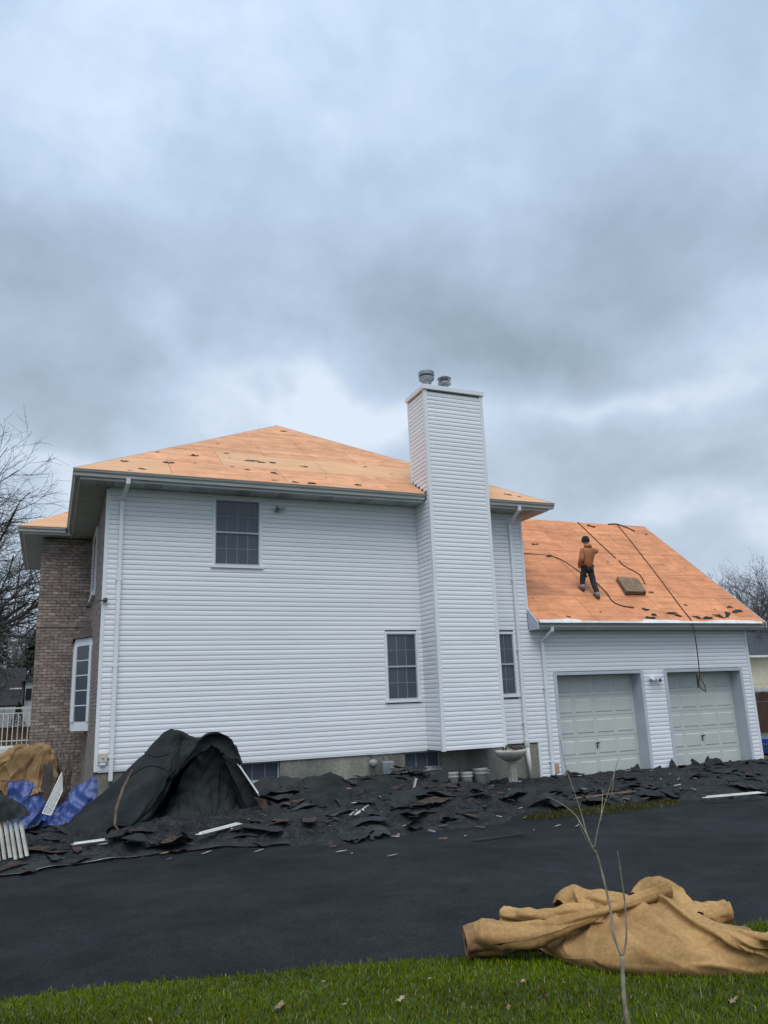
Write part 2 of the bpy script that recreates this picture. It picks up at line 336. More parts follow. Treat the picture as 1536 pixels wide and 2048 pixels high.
def blades(name, pts, hmin, hmax, lab, cat, base, tip, sd=1, wid=.0027):
    r = np.random.default_rng(sd); n = len(pts); P = np.asarray(pts, float)
    h = r.uniform(hmin, hmax, n)*(1+.35*r.standard_normal(n)).clip(.4, 1.8); a = r.uniform(0, 2*pi, n); la = r.uniform(0, 2*pi, n)
    lean = r.uniform(.1, .8, n)*h; w = wid*r.uniform(.7, 1.4, n)
    dx, dy = np.cos(a)*w, np.sin(a)*w
    V = np.zeros((n, 5, 3))
    V[:, 0] = P - np.c_[dx, dy, np.zeros(n)]; V[:, 1] = P + np.c_[dx, dy, np.zeros(n)]
    mid = P + np.c_[np.cos(la)*lean*.35, np.sin(la)*lean*.35, h*.6]
    V[:, 2] = mid + np.c_[dx, dy, np.zeros(n)]*.8; V[:, 3] = mid - np.c_[dx, dy, np.zeros(n)]*.8
    V[:, 4] = P + np.c_[np.cos(la)*lean, np.sin(la)*lean, h*.95]
    me = bpy.data.meshes.new(name); me.vertices.add(n*5); me.vertices.foreach_set('co', V.reshape(-1))
    b = np.arange(n)[:, None]*5
    loops = np.concatenate([b+np.array([[0, 1, 2, 3]]), b+np.array([[3, 2, 4]])], 1).reshape(-1)
    me.loops.add(len(loops)); me.loops.foreach_set('vertex_index', loops.astype(np.int32))
    me.polygons.add(2*n); st = np.zeros(2*n, np.int32); st[0::2] = np.arange(n)*7; st[1::2] = np.arange(n)*7+4
    me.polygons.foreach_set('loop_start', st); me.update(calc_edges=True)
    ca = me.color_attributes.new('gc', 'FLOAT_COLOR', 'POINT'); k = r.uniform(0, 1, n)
    patch = np.array([mnoise.noise((p[0]*.9, p[1]*1.5, 3.)) for p in P])*.5+.5
    dead = r.uniform(0, 1, n) < .05
    c = np.array(base)[None]*(1-k[:, None]) + np.array(tip)[None]*k[:, None]
    c = c*(.45+1.1*patch[:, None]); c[:, 0] *= (1.0+.5*(1-patch)); c[dead] = (.30, .25, .12)
    C = np.ones((n, 5, 4)); C[:, :, :3] = c[:, None, :]
    ca.data.foreach_set('color', C.reshape(-1).astype(np.float32))
    me.materials.append(M_['grass'])
    o = bpy.data.objects.new(name, me); COL.objects.link(o)
    return tag(o, lab, cat, kind='stuff')
pts = []
n = 0
while len(pts) < 130000:
    x = random.uniform(-1.2, 8.2); y = edge_y(x) - random.random()**1.0*3.4 + .03*random.gauss(0, 1)
    if y < 3.2: continue
    d = edge_y(x)-y
    if d < .10 and random.random() > .25+d*7: continue
    if x > 6 and random.random() < .3: continue
    pts.append((x, y, lawn_z(x, y)-.004))
blades('grass', pts, .018, .042, 'green lawn grass in the foreground along the driveway edge', 'grass', (.040, .072, .0015), (.115, .172, .004), 3)
pts = []
for i in range(5000):
    t = random.random(); x = 7.75 + t*3.3; y = 12.25 + .02*t + random.gauss(0, .18)*(.5+sin(t*pi)) ; pts.append((x, y, .0))
blades('grass_patch', pts, .02, .05, 'thin strip of grass between the driveway and the shingle rubble', 'grass', (.03, .04, .010), (.065, .075, .02), 4, .004)

# ------------------------------------------------------------------ house
house = thing('house', 'two storey white sided house with stripped orange plywood roof, brick front and two car garage', 'house', (0.9, 16.32, 0))
# solid core walls behind the cladding
w = MB(); w.box(XL+.03, XR-.02, D+.045, YBK-.5, ZS-.01, 6.50); w.box(XL+.03, XR-.02, D+.31, YBK-.5, 0, ZS-.011)
w.build('wall', M_['backing_shade'], house)
w = MB(); w.box(10.82, XG-.03, YD+.10, 24.3, 0, 3.60)
for a, b in ((10.82, GD[0][0]-.02), (GD[0][1]+.02, GD[1][0]-.02), (GD[1][1]+.02, XG-.03)): w.box(a, b, D+.045, YD+.099, .0, 3.6)
w.box(GD[0][0]-.02, GD[0][1]+.02, D+.045, YD+.099, DT+.03, 3.6); w.box(GD[1][0]-.02, GD[1][1]+.02, D+.045, YD+.099, DT+.03, 3.6)
w.build('wall', M_['backing_shade'], house)
# gable end of garage and right wall of main house
w = MB(); w.prism([(XG, D+.05, 0), (XG, 24.3, 0), (XG, 24.3, 3.6), (XG, GRY, GRZ-.12), (XG, D+.05, 3.9)], (.03, 0, 0)); w.build('side_wall', M_['siding'], house)
w = MB(); w.box(XR-.02, XR+.02, D+.05, YBK-.5, 3.2, 6.5); w.build('side_wall', M_['siding'], house)

PROF = [(-.010, .0058), (.0105, .0058), (.0115, .056), (.005, .084), (.0045, C0), (-.010, C0)]
def course(parent, a, b, n):     # one siding course from a to b with outward normal n
    return (a, b, n)
def board(segs, parent):
    m = MB()
    for a, b, n in segs: m.extr(PROF, a, b, n, cap=True)
    return m.build('siding_board', M_['siding'], parent)
OPEN = [(3.10, 4.06, 4.98, 6.41), (6.97, 7.70, 2.07, 3.53), (9.56, 10.29, 2.09, 3.52)] + [(a, b, 0, DT) for a, b in GD]
FY = (0, -1, 0)
for k in range(-9, 55):
    z = ZS + k*C0
    for (u0, u1) in ((XL+.04, CX0), (CX1, XG-.05)):
        if u0 < 5 and k < 0: continue
        hi = u1
        if u0 > 5:
            if z > 3.52: hi = XR-.03
            if k < 0: u0 = XR+.03
        if z > 6.48: continue
        cuts = sorted([(a-.03, b+.03) for a, b, z0, z1 in OPEN if z+C0*.75 > z0-.03 and z+C0*.25 < z1+.03 and b > u0 and a < hi])
        s = []; c = u0
        for a, b in cuts: s.append((c, a)); c = b
        s.append((c, hi))
        for a, b in s:
            if b-a > .02: board([((a, D, z), (b, D, z), FY)], house)
# trims
t = MB(); t.box(XL-.012, XL+.055, D-.024, D+.05, ZS-.01, 6.49); t.box(XL-.012, XL+.012, D+.05, D+.10, ZS-.01, 6.49); t.build('corner_trim', M_['trim'], house)
t = MB(); t.box(XR-.055, XR+.012, D-.024, D+.05, 4.02, 6.49); t.build('corner_trim', M_['trim'], house)
t = MB(); t.box(XR-.012, XR+.045, D-.022, D+.05, .05, ZS-.003); t.build('corner_trim', M_['trim'], house)
t = MB(); t.box(XG-.065, XG+.012, D-.024, D+.05, .05, 3.60); t.build('corner_trim', M_['trim'], house)
t = MB(); t.box(XL+.06, CX0-.002, D-.022, D+.0, 6.455, 6.515); t.build('frieze_trim', M_['trim'], house)
t = MB(); t.box(CX1+.0, XR-.06, D-.022, D+.0, 6.455, 6.515); t.build('frieze_trim', M_['trim'], house)
t = MB(); t.box(XL+.06, CX0-.002, D-.019, D+.03, ZS-.022, ZS-.001); t.build('starter_strip', M_['trim'], house)

# foundation
f = MB(); f.box(XL+.01, 3.64, D+.012, D+.3, -.1, ZS-.024); f.box(3.64, 4.50, D+.012, D+.3, -.1, .56); f.box(4.50, 7.32, D+.012, D+.3, -.1, ZS-.024)
f.box(7.32, 8.2, D+.012, D+.3, -.1, .58); f.box(8.2, XR-.014, D+.012, D+.3, -.1, ZS-.024); f.build('foundation', M_['concrete'], house)
f = MB(); f.box(GD[0][1]+.02, GD[1][0]-.02, D+.002, D+.3, -.05, .06); f.box(GD[1][1]+.02, XG-.01, D+.002, D+.3, -.05, .06); f.build('foundation', M_['concrete'], house)
for (a, b, z0) in ((3.64, 4.50, .56), (7.32, 8.2, .58)):
    wn = MB(); wn.box(a, b, D+.10, D+.13, z0, z0+.03).box(a, b, D+.10, D+.13, ZS-.06, ZS-.026).box(a, a+.03, D+.10, D+.13, z0+.03, ZS-.06).box(b-.03, b, D+.10, D+.13, z0+.03, ZS-.06)
    wn.box(a-.0, b, D-.02, D+.012, z0-.05, z0)
    wo = wn.build('basement_window', M_['wframe'], house)
    for i in range(3):
        q = MB(); x0 = a+.03+i*(b-a-.06)/3; x1 = a+.03+(i+1)*(b-a-.06)/3; q.box(x0+.008, x1-.008, D+.12, D+.135, z0+.03, ZS-.06); q.build('pane', M_['glass'], wo)
    q = MB()
    for i in (1, 2): x0 = a+.03+i*(b-a-.06)/3; q.box(x0-.008, x0+.008, D+.105, D+.14, z0+.03, ZS-.06)
    q.build('mullion', M_['grille'], wo)

def window(x0, x1, z0, z1, y, cols, rows, parent):
    wo = MB(); tw = .055
    wo.box(x0-tw, x1+tw, y-.028, y+.03, z1, z1+tw*.9); wo.box(x0-tw-.03, x1+tw+.03, y-.045, y+.03, z0-tw, z0)
    wo.box(x0-tw, x0, y-.028, y+.03, z0, z1); wo.box(x1, x1+tw, y-.028, y+.03, z0, z1)
    wo = wo.build('window', M_['trim'], parent)
    fr = MB(); e = .022; zm = (z0+z1)/2
    for a, b, c, d in ((x0, x0+e, z0, z1), (x1-e, x1, z0, z1), (x0+e, x1-e, z0, z0+e*1.6), (x0+e, x1-e, z1-e, z1), (x0+e, x1-e, zm-.018, zm+.018)):
        fr.box(a, b, y-.012, y+.03, c, d)
    fr.build('sash', M_['wframe'], wo)
    for (a, b, yy) in ((zm+.018, z1-e, y+.006), (z0+e*1.6, zm-.018, y+.014)):
        W_ = (x1-x0-2*e)/cols; Hh = (b-a)/rows; gr = MB()
        for i in range(cols):
            for j in range(rows):
                xa = x0+e+i*W_; za = a+j*Hh
                q = MB(); q.box(xa+.007, xa+W_-.007, yy+.006, yy+.012, za+.007, za+Hh-.007); q.build('pane', M_['glass'], wo)
            if i: gr.box(x0+e+i*W_-.008, x0+e+i*W_+.008, yy, yy+.014, a, b)
        for j in range(1, rows):
            for i in range(cols): gr.box(x0+e+i*W_+.008, x0+e+(i+1)*W_-.008, yy+.001, yy+.013, a+j*Hh-.007, a+j*Hh+.007)
        gr.build('grille', M_['grille'], wo)
    return wo
window(3.10, 4.06, 4.98, 6.41, D, 4, 2, house)
window(6.97, 7.70, 2.07, 3.53, D, 3, 2, house)
window(9.56, 10.29, 2.09, 3.52, D, 3, 2, house)

# chimney chase
ch = MB(); ch.box(CX0+.03, CX1-.03, YC+.03, YCB-.03, ZS+.002, ZCT-.03).build('chimney', M_['backing_shade'], house)
chim = house.children[-1]
k = 0; z = ZS
NX = (-1, 0, 0); PX = (1, 0, 0)
while z < ZCT-.10:
    board([((CX0+.05, YC, z), (CX1-.05, YC, z), FY)], chim)
    yb = D-.002
    if z > 6.62: yb = min(YCB, max(YC+.1, YE + (z-6.68)/.61 + .02)) if z > 6.68 else YC+.12
    if z+C0 < 6.56 or z > 6.62:
        board([((CX0, YC+.05, z), (CX0, yb, z), NX)], chim)
    else: board([((CX0, YC+.05, z), (CX0, YE, z), NX)], chim)
    z += C0; k += 1
s = MB(); s.box(CX1-.02, CX1, YC+.04, YCB-.02, ZS, ZCT-.02); s.box(CX0+.03, CX1-.03, YCB-.03, YCB, 7.0, ZCT-.02); s.build('chase_back', M_['siding'], chim)
for (x0, x1, y0, y1, za) in ((CX0-.018, CX0+.062, YC-.024, YC+.062, ZS-.01), (CX1-.062, CX1+.018, YC-.024, YC+.062, ZS-.01), (CX0-.018, CX0+.05, YCB-.06, YCB+.012, 7.12)):
    MB().box(x0, x1, y0, y1, za, ZCT-.03).build('corner_post', M_['trim'], chim)
MB().box(CX0+.04, CX1-.04, YC+.04, D+.3, ZS-.012, ZS).build('chase_floor', M_['dark'], chim)
c = MB(); c.box(CX0-.05, CX1+.05, YC-.06, YCB+.05, ZCT-.035, ZCT+.085); c.build('chimney_cap', M_['trim'], chim, bevel=.008)
def flue(x, y, s, double, name_):
    z = ZCT+.085+.09
    fo = MB().lathe((x, y, z), [(.115*s, -.09), (.115*s, .30*s), (.11*s, .32*s)], 20).build('flue_pipe', M_['flue'], chim, smooth=False)
    m = MB()
    if not double:
        m.lathe((x, y, z+.17*s), [(.12*s, 0), (.19*s, .045), (.195*s, .10), (.17*s, .115)], 24)
        m.lathe((x, y, z+.31*s), [(.17*s, 0), (.20*s, .01), (.20*s, .10*s), (.16*s, .13*s)], 24)
    else:
        m.lathe((x, y, z+.15*s), [(.11*s, 0), (.20*s, .03), (.20*s, .06), (.12*s, .09)], 20)
        m.lathe((x, y, z+.30*s), [(.12*s, 0), (.20*s, .03), (.21*s, .05), (.10*s, .11)], 20)
    m.build('flue_cowl', M_['flue'], chim)
flue(8.13, 15.90, .98, False, 'a'); flue(8.62, 15.90, .84, True, 'b')

# --- roofs: deck of plywood sheets clipped to each roof face
def clip(poly, a, b, c):      # keep a*u+b*v<=c
    out = []
    for i in range(len(poly)):
        p, q = poly[i], poly[(i+1) % len(poly)]; dp = a*p[0]+b*p[1]-c; dq = a*q[0]+b*q[1]-c
        if dp <= 0: out.append(p)
        if dp*dq < 0: t = dp/(dp-dq); out.append((p[0]+(q[0]-p[0])*t, p[1]+(q[1]-p[1])*t))
    return out
def deck(O, U, V, hp, umin, umax, vmax, parent, pick, off=0., holes=None):
    O, U, V = Vector(O), Vector(U).normalized(), Vector(V).normalized(); Nn = U.cross(V).normalized()
    if Nn.z < 0: Nn = -Nn
    v = 0; r = 0
    while v < vmax:
        u = umin - (1.22 if r % 2 else 0) + off; c = 0
        while u < umax:
            g = .004 + .003*random.random()
            pl = [(u+g, v+g), (u+2.44-g, v+g), (u+2.44-g, v+1.22-g), (u+g, v+1.22-g)]
            for a, b, cc in hp:
                pl = clip(pl, a, b, cc)
                if len(pl) < 3: break
            if len(pl) >= 3:
                lift = .002*random.random()
                P3 = [O + U*p[0] + V*p[1] + Nn*(.004+lift) for p in pl]
                MB().prism(P3, Nn*.012).build('plywood_sheet', pick(r, c, u, v), parent)
            u += 2.44; c += 1
        v += 1.22; r += 1
sl = sqrt(1+.61**2)
Vf = Vector((0, 1, .61))
main_roof = MB()
YR = 22.0
# hip roof body
a0, a1, a2, a3 = (XEL, YE, ZE), (XER, YE, ZE), (XER, 28, ZE), (XEL, 28, ZE)
R0, R1 = (AX, AY, AZ), (AX, 28-5.62, AZ)
main_roof.poly([a0, a1, R0]); main_roof.poly([a1, a2, R1, R0]); main_roof.poly([a2, a3, R1]); main_roof.poly([a3, a0, R0, R1]); main_roof.poly([a3, a2, a1, a0])
roof = main_roof.build('roof', M_['backing_shade'], house)
vt = (AY-YE)*sl
hu = AX-XEL
def pick_main(r, c, u, v):
    if r == 0: return M_['ply2'] if c in (0,) else M_['plymain']
    if r == 1: return M_['ply2'] if 1.0 < u < 7.4 else M_['plymain']
    return M_['plymain']
hp_front = [(-vt, hu, 0), (vt, XER-AX, (XER-XEL)*vt)]
# notch for the chimney: two decks left and right of it
deck(a0, (1, 0, 0), Vf, hp_front + [(1, 0, CX0-XEL-.03)], 0, 11.2, vt, roof, pick_main, -.55)
deck(a0, (1, 0, 0), Vf, hp_front + [(-1, 0, -(CX1-XEL+.03)), ], 8.6, 11.2, vt, roof, pick_main)
deck(a0, (1, 0, 0), Vf, hp_front + [(-1, 0, -(CX0-XEL-.03)), (1, 0, CX1-XEL+.03), (0, -1, -((YCB-YE)*sl+.03))], 7.0, 11.2, vt, roof, pick_main)
sr = (AZ-ZE)/(AX-XEL); ss = sqrt(1+sr*sr); vl = (AX-XEL)*ss
deck((XEL, 28, ZE), (0, -1, 0), (1, 0, sr), [(-vl, 5.62, -.02), (vl, 5.62, (28-YE)*vl-.02), (0, 1, vl-.01)], 0, 12.4, vl, roof, lambda *q: M_['ply'])
deck((XER, YE, ZE), (0, 1, 0), (-1, 0, sr), [(-vl, 5.62, -.02), (vl, 5.62, (28-YE)*vl-.02), (0, 1, vl-.01)], 0, 12.4, vl, roof, lambda *q: M_['ply'])
# ridge / hip drip lines
for A, B in ((a0, R0), (a1, R0)):
    A, B = Vector(A), Vector(B); MB().tube([A+H*.012, B+H*.012], .016, 5).build('hip_edge', M_['gutter'], roof)
# wing
WX, WY0 = -.92, 21.14
wh = 2.9
w0, w1, w2, w3 = (WX, WY0, ZE), (3.0, WY0, ZE), (3.0, YBK, ZE), (WX, YBK, ZE); wr0, wr1 = (WX+wh, WY0+wh, ZE+.61*wh), (3.2, WY0+wh, ZE+.61*wh)
wro = MB(); wro.poly([w0, w1, wr1, wr0]); wro.poly([w3, w0, wr0]); wro.poly([w2, w3, wr0, wr1]); wro.poly([w3, w2, w1, w0])
wroof = wro.build('wing_roof', M_['backing_shade'], house)
deck(w0, (1, 0, 0), Vf, [(-wh*sl, wh, 0), (1, 0, 3.9), (0, 1, wh*sl)], 0, 4, wh*sl, wroof, lambda r, c, u, v: M_['ply2'] if r == 0 else M_['ply'])
deck((WX, YBK, ZE), (0, -1, 0), (1, 0, .61), [(-wh*sl, wh, -.01), (wh*sl, wh, 5.8*wh*sl-.01)], 0, 5.8, wh*sl, wroof, lambda *q: M_['ply'])
# garage roof
gk = (GRZ-GZE)/(GRY-GYE)
gr = MB(); GB = 2*GRY-GYE
gr.prism([(XR+.012, GYE, GZE), (XR+.012, GRY, GRZ), (XR+.012, GB, GZE), (XR+.012, GB-.1, GZE-.12), (XR+.012, GRY, GRZ-.14), (XR+.012, GYE+.1, GZE-.12)], (GXR-XR-.014, 0, 0))
groof = gr.build('garage_roof', M_['backing_shade'], house)
gsl = sqrt(1+gk*gk)*(GRY-GYE)
deck((XR+.014, GYE, GZE), (1, 0, 0), (0, 1, gk), [(0, 1, gsl), (1, 0, GXR-XR-.016), (-1, 0, 0)], 0, 7.6, gsl, groof, lambda r, c, u, v: M_['ply'], -.7)
deck((XR+.014, GB, GZE), (1, 0, 0), (0, -1, gk), [(0, 1, gsl), (1, 0, GXR-XR-.016), (-1, 0, 0)], 0, 7.6, gsl, groof, lambda *q: M_['ply'])
Nn = Vector((0, -gk, 1)).normalized()
MB().prism([Vector((GXR-.012, GYE-.01, GZE-.13)), Vector((GXR-.012, GYE-.01, GZE+.02)), Vector((GXR-.012, GRY, GRZ+.022)), Vector((GXR-.012, GB+.01, GZE+.02)), Vector((GXR-.012, GB+.01, GZE-.13)), Vector((GXR-.012, GRY, GRZ-.15))], (.03, 0, 0)).build('rake_board', M_['gutter'], groof)

# --- eaves: fascia, gutter, soffit
GP = [(0, -.115), (.085, -.115), (.092, -.06), (.118, -.03), (.125, 0), (.118, .004), (.112, -.006), (.085, -.035), (.08, -.10), (.008, -.105), (.008, 0), (0, 0)]
def gutter(a, b, n, parent): return MB().extr(GP, a, b, n).build('gutter', M_['gutter'], parent)
fo = .125
gutter((XEL-.0, YE+fo, ZE), (CX0-.022, YE+fo, ZE), FY, house); gutter((CX1+.022, YE+fo, ZE), (XER, YE+fo, ZE), FY, house)
gutter((XEL+fo, 21.02, ZE-.002), (XEL+fo, YE+.12, ZE-.002), NX, house)
gutter((XER-fo, YE+.12, ZE-.002), (XER-fo, 28, ZE-.002), PX, house)
gutter((WX, WY0+fo, ZE), (XEL-.02, WY0+fo, ZE), FY, house); gutter((WX+fo, YBK, ZE-.002), (WX+fo, WY0+.12, ZE-.002), NX, house)
gutter((XR+.03, GYE+fo, GZE-.005), (GXR-.03, GYE+fo, GZE-.005), FY, house)
f = MB(); f.box(XEL+fo, CX0-.02, YE+fo+.002, YE+fo+.022, ZE-.16, ZE-.002); f.box(CX1+.02, XER-fo, YE+fo+.002, YE+fo+.022, ZE-.16, ZE-.002)
f.box(XEL+fo+.002, XEL+fo+.022, YE+fo+.023, 27.8, ZE-.16, ZE-.003); f.box(XER-fo-.022, XER-fo-.002, YE+fo+.023, 27.8, ZE-.16, ZE-.003); f.build('fascia', M_['trim'], house)
f = MB(); f.box(WX+fo+.002, XEL+.1, WY0+fo+.002, WY0+fo+.022, ZE-.16, ZE-.003); f.box(WX+fo+.002, WX+fo+.022, WY0+fo+.024, YBK-.1, ZE-.16, ZE-.003); f.build('fascia', M_['trim'], house)
f = MB(); f.box(XR+.02, GXR-.02, GYE+fo+.002, GYE+fo+.022, GZE-.16, GZE-.006); f.build('fascia', M_['trim'], house)
def soff(x0, x1, y0, y1, z, parent):
    m = MB(); m.box(x0, x1, y0, y1, z, z+.012)
    return m
zs = ZE-.155
def sof_x(x0, x1, y0, y1, z):      # panels side by side along x
    n = max(1, round((x1-x0)/.305)); w_ = (x1-x0)/n
    for i in range(n):
        a = x0+i*w_; m = MB(); m.box(a+.004, a+w_*.48, y0, y1, z, z+.012); m.box(a+w_*.48, a+w_*.54, y0, y1, z+.008, z+.016); m.box(a+w_*.54, a+w_-.004, y0, y1, z, z+.012); m.build('soffit_panel', M_['soffit2' if i % 3 == 1 else 'soffit'], house)
def sof_y(x0, x1, y0, y1, z):
    n = max(1, round((y1-y0)/.305)); w_ = (y1-y0)/n
    for i in range(n):
        a = y0+i*w_; m = MB(); m.box(x0, x1, a+.004, a+w_*.48, z, z+.012); m.box(x0, x1, a+w_*.48, a+w_*.54, z+.008, z+.016); m.box(x0, x1, a+w_*.54, a+w_-.004, z, z+.012); m.build('soffit_panel', M_['soffit'], house)
sof_x(XEL+.15, CX0-.02, YE+.15, D+.04, zs); sof_x(CX1+.02, XER-.15, YE+.15, D+.04, zs)
sof_y(XEL+.15, XL+.02, D+.045, WY0+.14, zs); sof_y(XR-.02, XER-.15, D+.045, YBK, zs)
sof_x(WX+.15, XL, WY0+.15, 21.70, zs); sof_y(WX+.15, -.32, 21.705, YBK-.1, zs)
sof_x(XR+.03, GXR-.05, GYE+.15, D+.04, GZE-.155)
MB().box(XEL+.13, XER-.13, YE+.14, 27.8, zs+.02, zs+.03).build('soffit_back', M_['dark'], house)
MB().box(WX+.13, XEL+.6, WY0+.14, YBK-.12, zs+.021, zs+.031).build('soffit_back', M_['dark'], house)
MB().box(XR+.02, GXR-.03, GYE+.14, D+.04, GZE-.135, GZE-.125).build('soffit_back', M_['dark'], house)
# boxed end of garage eave against the main wall, and its flashing
MB().prism([(XR-.02, GYE+.02, GZE-.165), (XR-.02, GYE+.02, GZE+.015), (XR-.02, D-.02, GZE+.02+gk*(D-GYE-.02)), (XR-.02, D-.02, GZE-.165)], (.035, 0, 0)).build('eave_return', M_['jamb'], house)
m = MB(); pts_ = []
x = XR+.02; i = 0
fl = []
while x < GXR-.02:
    bare = 12.0 < x < 14.0
    wv = .035*sin(x*2.3)+.025*vn(x, 0, 2.1)
    fl.append((x, max(.0, (.055 if not bare else .0)+wv*.9-.012))); x += .14
for (xa, va), (xb, vb) in zip(fl[:-1], fl[1:]):
    o_ = Vector((0, GYE-.02, GZE-.0)); V_ = Vector((0, 1, gk)).normalized()
    m.quad(Vector((xa, GYE-.03, GZE-.012)), Vector((xb, GYE-.03, GZE-.012)), Vector((xb, 0, 0))+o_+V_*(vb+.03)+Nn*.024, Vector((xa, 0, 0))+o_+V_*(va+.03)+Nn*.024)
m.build('drip_edge', M_['whitepiece'], groof)
m = MB(); m.quad((XEL+.0, YE-.006, ZE+.004), (CX0-.02, YE-.006, ZE+.004), (CX0-.02, YE+.05, ZE+.05), (XEL+.0, YE+.05, ZE+.05)); m.quad((CX1+.02, YE-.006, ZE+.004), (XER, YE-.006, ZE+.004), (XER, YE+.05, ZE+.05), (CX1+.02, YE+.05, ZE+.05))
m.build('drip_edge', M_['gutter'], roof)

# --- downspouts
def downspout(x, ztop, zbot, ye, xoff, parent):
    w_, d_ = .038, .030
    m = MB()
    def seg(a, b):
        a, b = Vector(a), Vector(b); t_ = (b-a); l = t_.length/2; t_.normalize(); ux = Vector((1, 0, 0)); ux = (ux - t_*ux.dot(t_)).normalized(); uy = t_.cross(ux)
        m.obox((a+b)/2, ux*w_, uy*d_, t_*(l+.012))
    yw = D-.062
    seg((x+xoff, ye+.06, ztop-.11), (x+xoff, ye+.07, ztop-.20)); seg((x+xoff, ye+.07, ztop-.20), (x, yw, ztop-.44)); seg((x, yw, ztop-.44), (x, yw, zbot))
    o = m.build('downspout', M_['trim'], parent)
    for zz in np.arange(zbot+.4, ztop-.5, 1.7): MB().box(x-.055, x+.055, yw-.034, yw+.05, zz, zz+.03).build('strap', M_['trim'], o)
    return o
downspout(1.19, ZE, .80, YE, .06, house); downspout(10.42, ZE, 1.02, YE, -.02, house); downspout(11.09, GZE, .10, GYE, .10, house)

# --- brick walls
def brick_ok(y, z):
    return not (19.0 < y < 21.0 and 1.75 < z < 3.6) and not (19.0 < y < 20.7 and 4.7 < z < 6.35)
MB().box(-.33, XL+.02, 21.668, 26.3, 0, 6.5).build('brick_wing_backing', M_['mortar'], house)
MB().box(XL+.008, XL+.03, D+.05, 21.66, 0, 6.5).build('brick_wall_backing', M_['mortar'], house)
bricks = []
bw, bh = .2035, .0677; r = 0; z = 0.02
while z < 6.46:
    x = -.34 - (bw+.01)*(.5 if r % 2 else 0)
    while x < XL-.01:
        xa, xb = max(x, -.34), min(x+bw, XL-.004)
        if xb-xa > .04: bricks.append((xa, xb, z, min(z+bh, 6.5), r))
        x += bw+.01
    z += bh+.0095; r += 1
random.shuffle(bricks)
front = [b for b in bricks if b[2] > 1.6]; rest = [b for b in bricks if b[2] <= 1.6]
meshes = {}
cnt = 0; stuffm = MB()
for xa, xb, z, zt, r in front + rest:
    pr = random.uniform(0, .010)
    if cnt < 300:
        b_ = MB().box(xa, xb, 21.648-pr, 21.675, z, zt).build('brick', M_['brick'], house); cnt += 1
    else: stuffm.box(xa, xb, 21.648-pr, 21.675, z, zt)
o = stuffm.build('brickwork', M_['brick_s'], house); o['kind'] = 'stuff'
st = MB(); r = 0; z = .02
while z < 6.46:
    y = D+.06 - (bw+.01)*(.5 if r % 2 else 0)
    while y < 21.64:
        if y+bw > D+.06 and brick_ok(y+bw/2, z): st.box(XL-.012-random.uniform(0, .008), XL+.01, max(y, D+.06), min(y+bw, 21.64), z, z+bh)
        y += bw+.01
    z += bh+.0095; r += 1
o = st.build('brickwork', M_['brick_s'], house); o['kind'] = 'stuff'
MB().box(-.355, XL, 21.625, 21.648, 4.20, 4.29).build('brick_band', M_['brick'], house)
# upper window of the brick wall seen edge on
wl = MB(); wl.box(XL-.05, XL, 19.0, 19.08, 4.75, 6.3); wl.box(XL-.05, XL, 20.6, 20.68, 4.75, 6.3); wl.box(XL-.05, XL, 19.08, 20.6, 6.22, 6.3); wl.box(XL-.09, XL, 18.95, 20.72, 4.67, 4.75)
wl = wl.build('window', M_['trim'], house)
for j in range(2):
    for i in range(3): MB().box(XL-.02, XL-.005, 19.1+i*.5, 19.57+i*.5, 4.78+j*.74, 5.48+j*.74).build('pane', M_['glass'], wl)
# bay window
bay = MB(); BF = .545
pl = [(XL, 19.15), (BF, 19.80), (BF, 21.0), (XL, 21.55)]
bay.prism([(x, y, 1.66) for x, y in pl], (0, 0, .20)); bay.prism([(x, y, 3.56) for x, y in pl], (0, 0, .17))
bay = bay.build('bay_window', M_['trim'], house)
e1 = Vector((BF-XL, .65, 0)).normalized(); e1n = Vector((-.65, BF-XL, 0)).normalized()
L1 = Vector((BF-XL, .65, 0)).length
for a, b in ((0, .10), (L1-.12, L1)):
    p = Vector((XL, 19.15, 2.71)) + e1*(a+b)/2; MB().obox(p, e1*(b-a)/2, e1n*.03, H*.85).build('bay_post', M_['trim'], bay)
for q in range(5):
    p = Vector((XL, 19.15, 1.88+.168+q*.336)) + e1*(L1/2-.01) ; MB().obox(p - e1n*.0, e1*(L1/2-.12), e1n*.008, H*.157).build('pane', M_['glass'], bay)
    if q: MB().obox(Vector((XL, 19.15, 1.88+q*.336)) + e1*(L1/2-.01), e1*(L1/2-.11), e1n*.014, H*.011).build('grille', M_['trim'], bay)
MB().box(BF-.01, BF+.05, 19.83, 20.97, 1.86, 3.56).build('bay_front', M_['trim'], bay)
MB().poly([(XL, 19.05, 3.74), (BF-.05, 19.76, 3.74), (XL, 20.4, 4.28)]).poly([(BF-.05, 19.76, 3.74), (BF-.05, 21.05, 3.74), (XL, 20.4, 4.28)]).poly([(BF-.05, 21.05, 3.74), (XL, 21.6, 3.74), (XL, 20.4, 4.28)]).build('bay_roof', M_['copper'], bay)

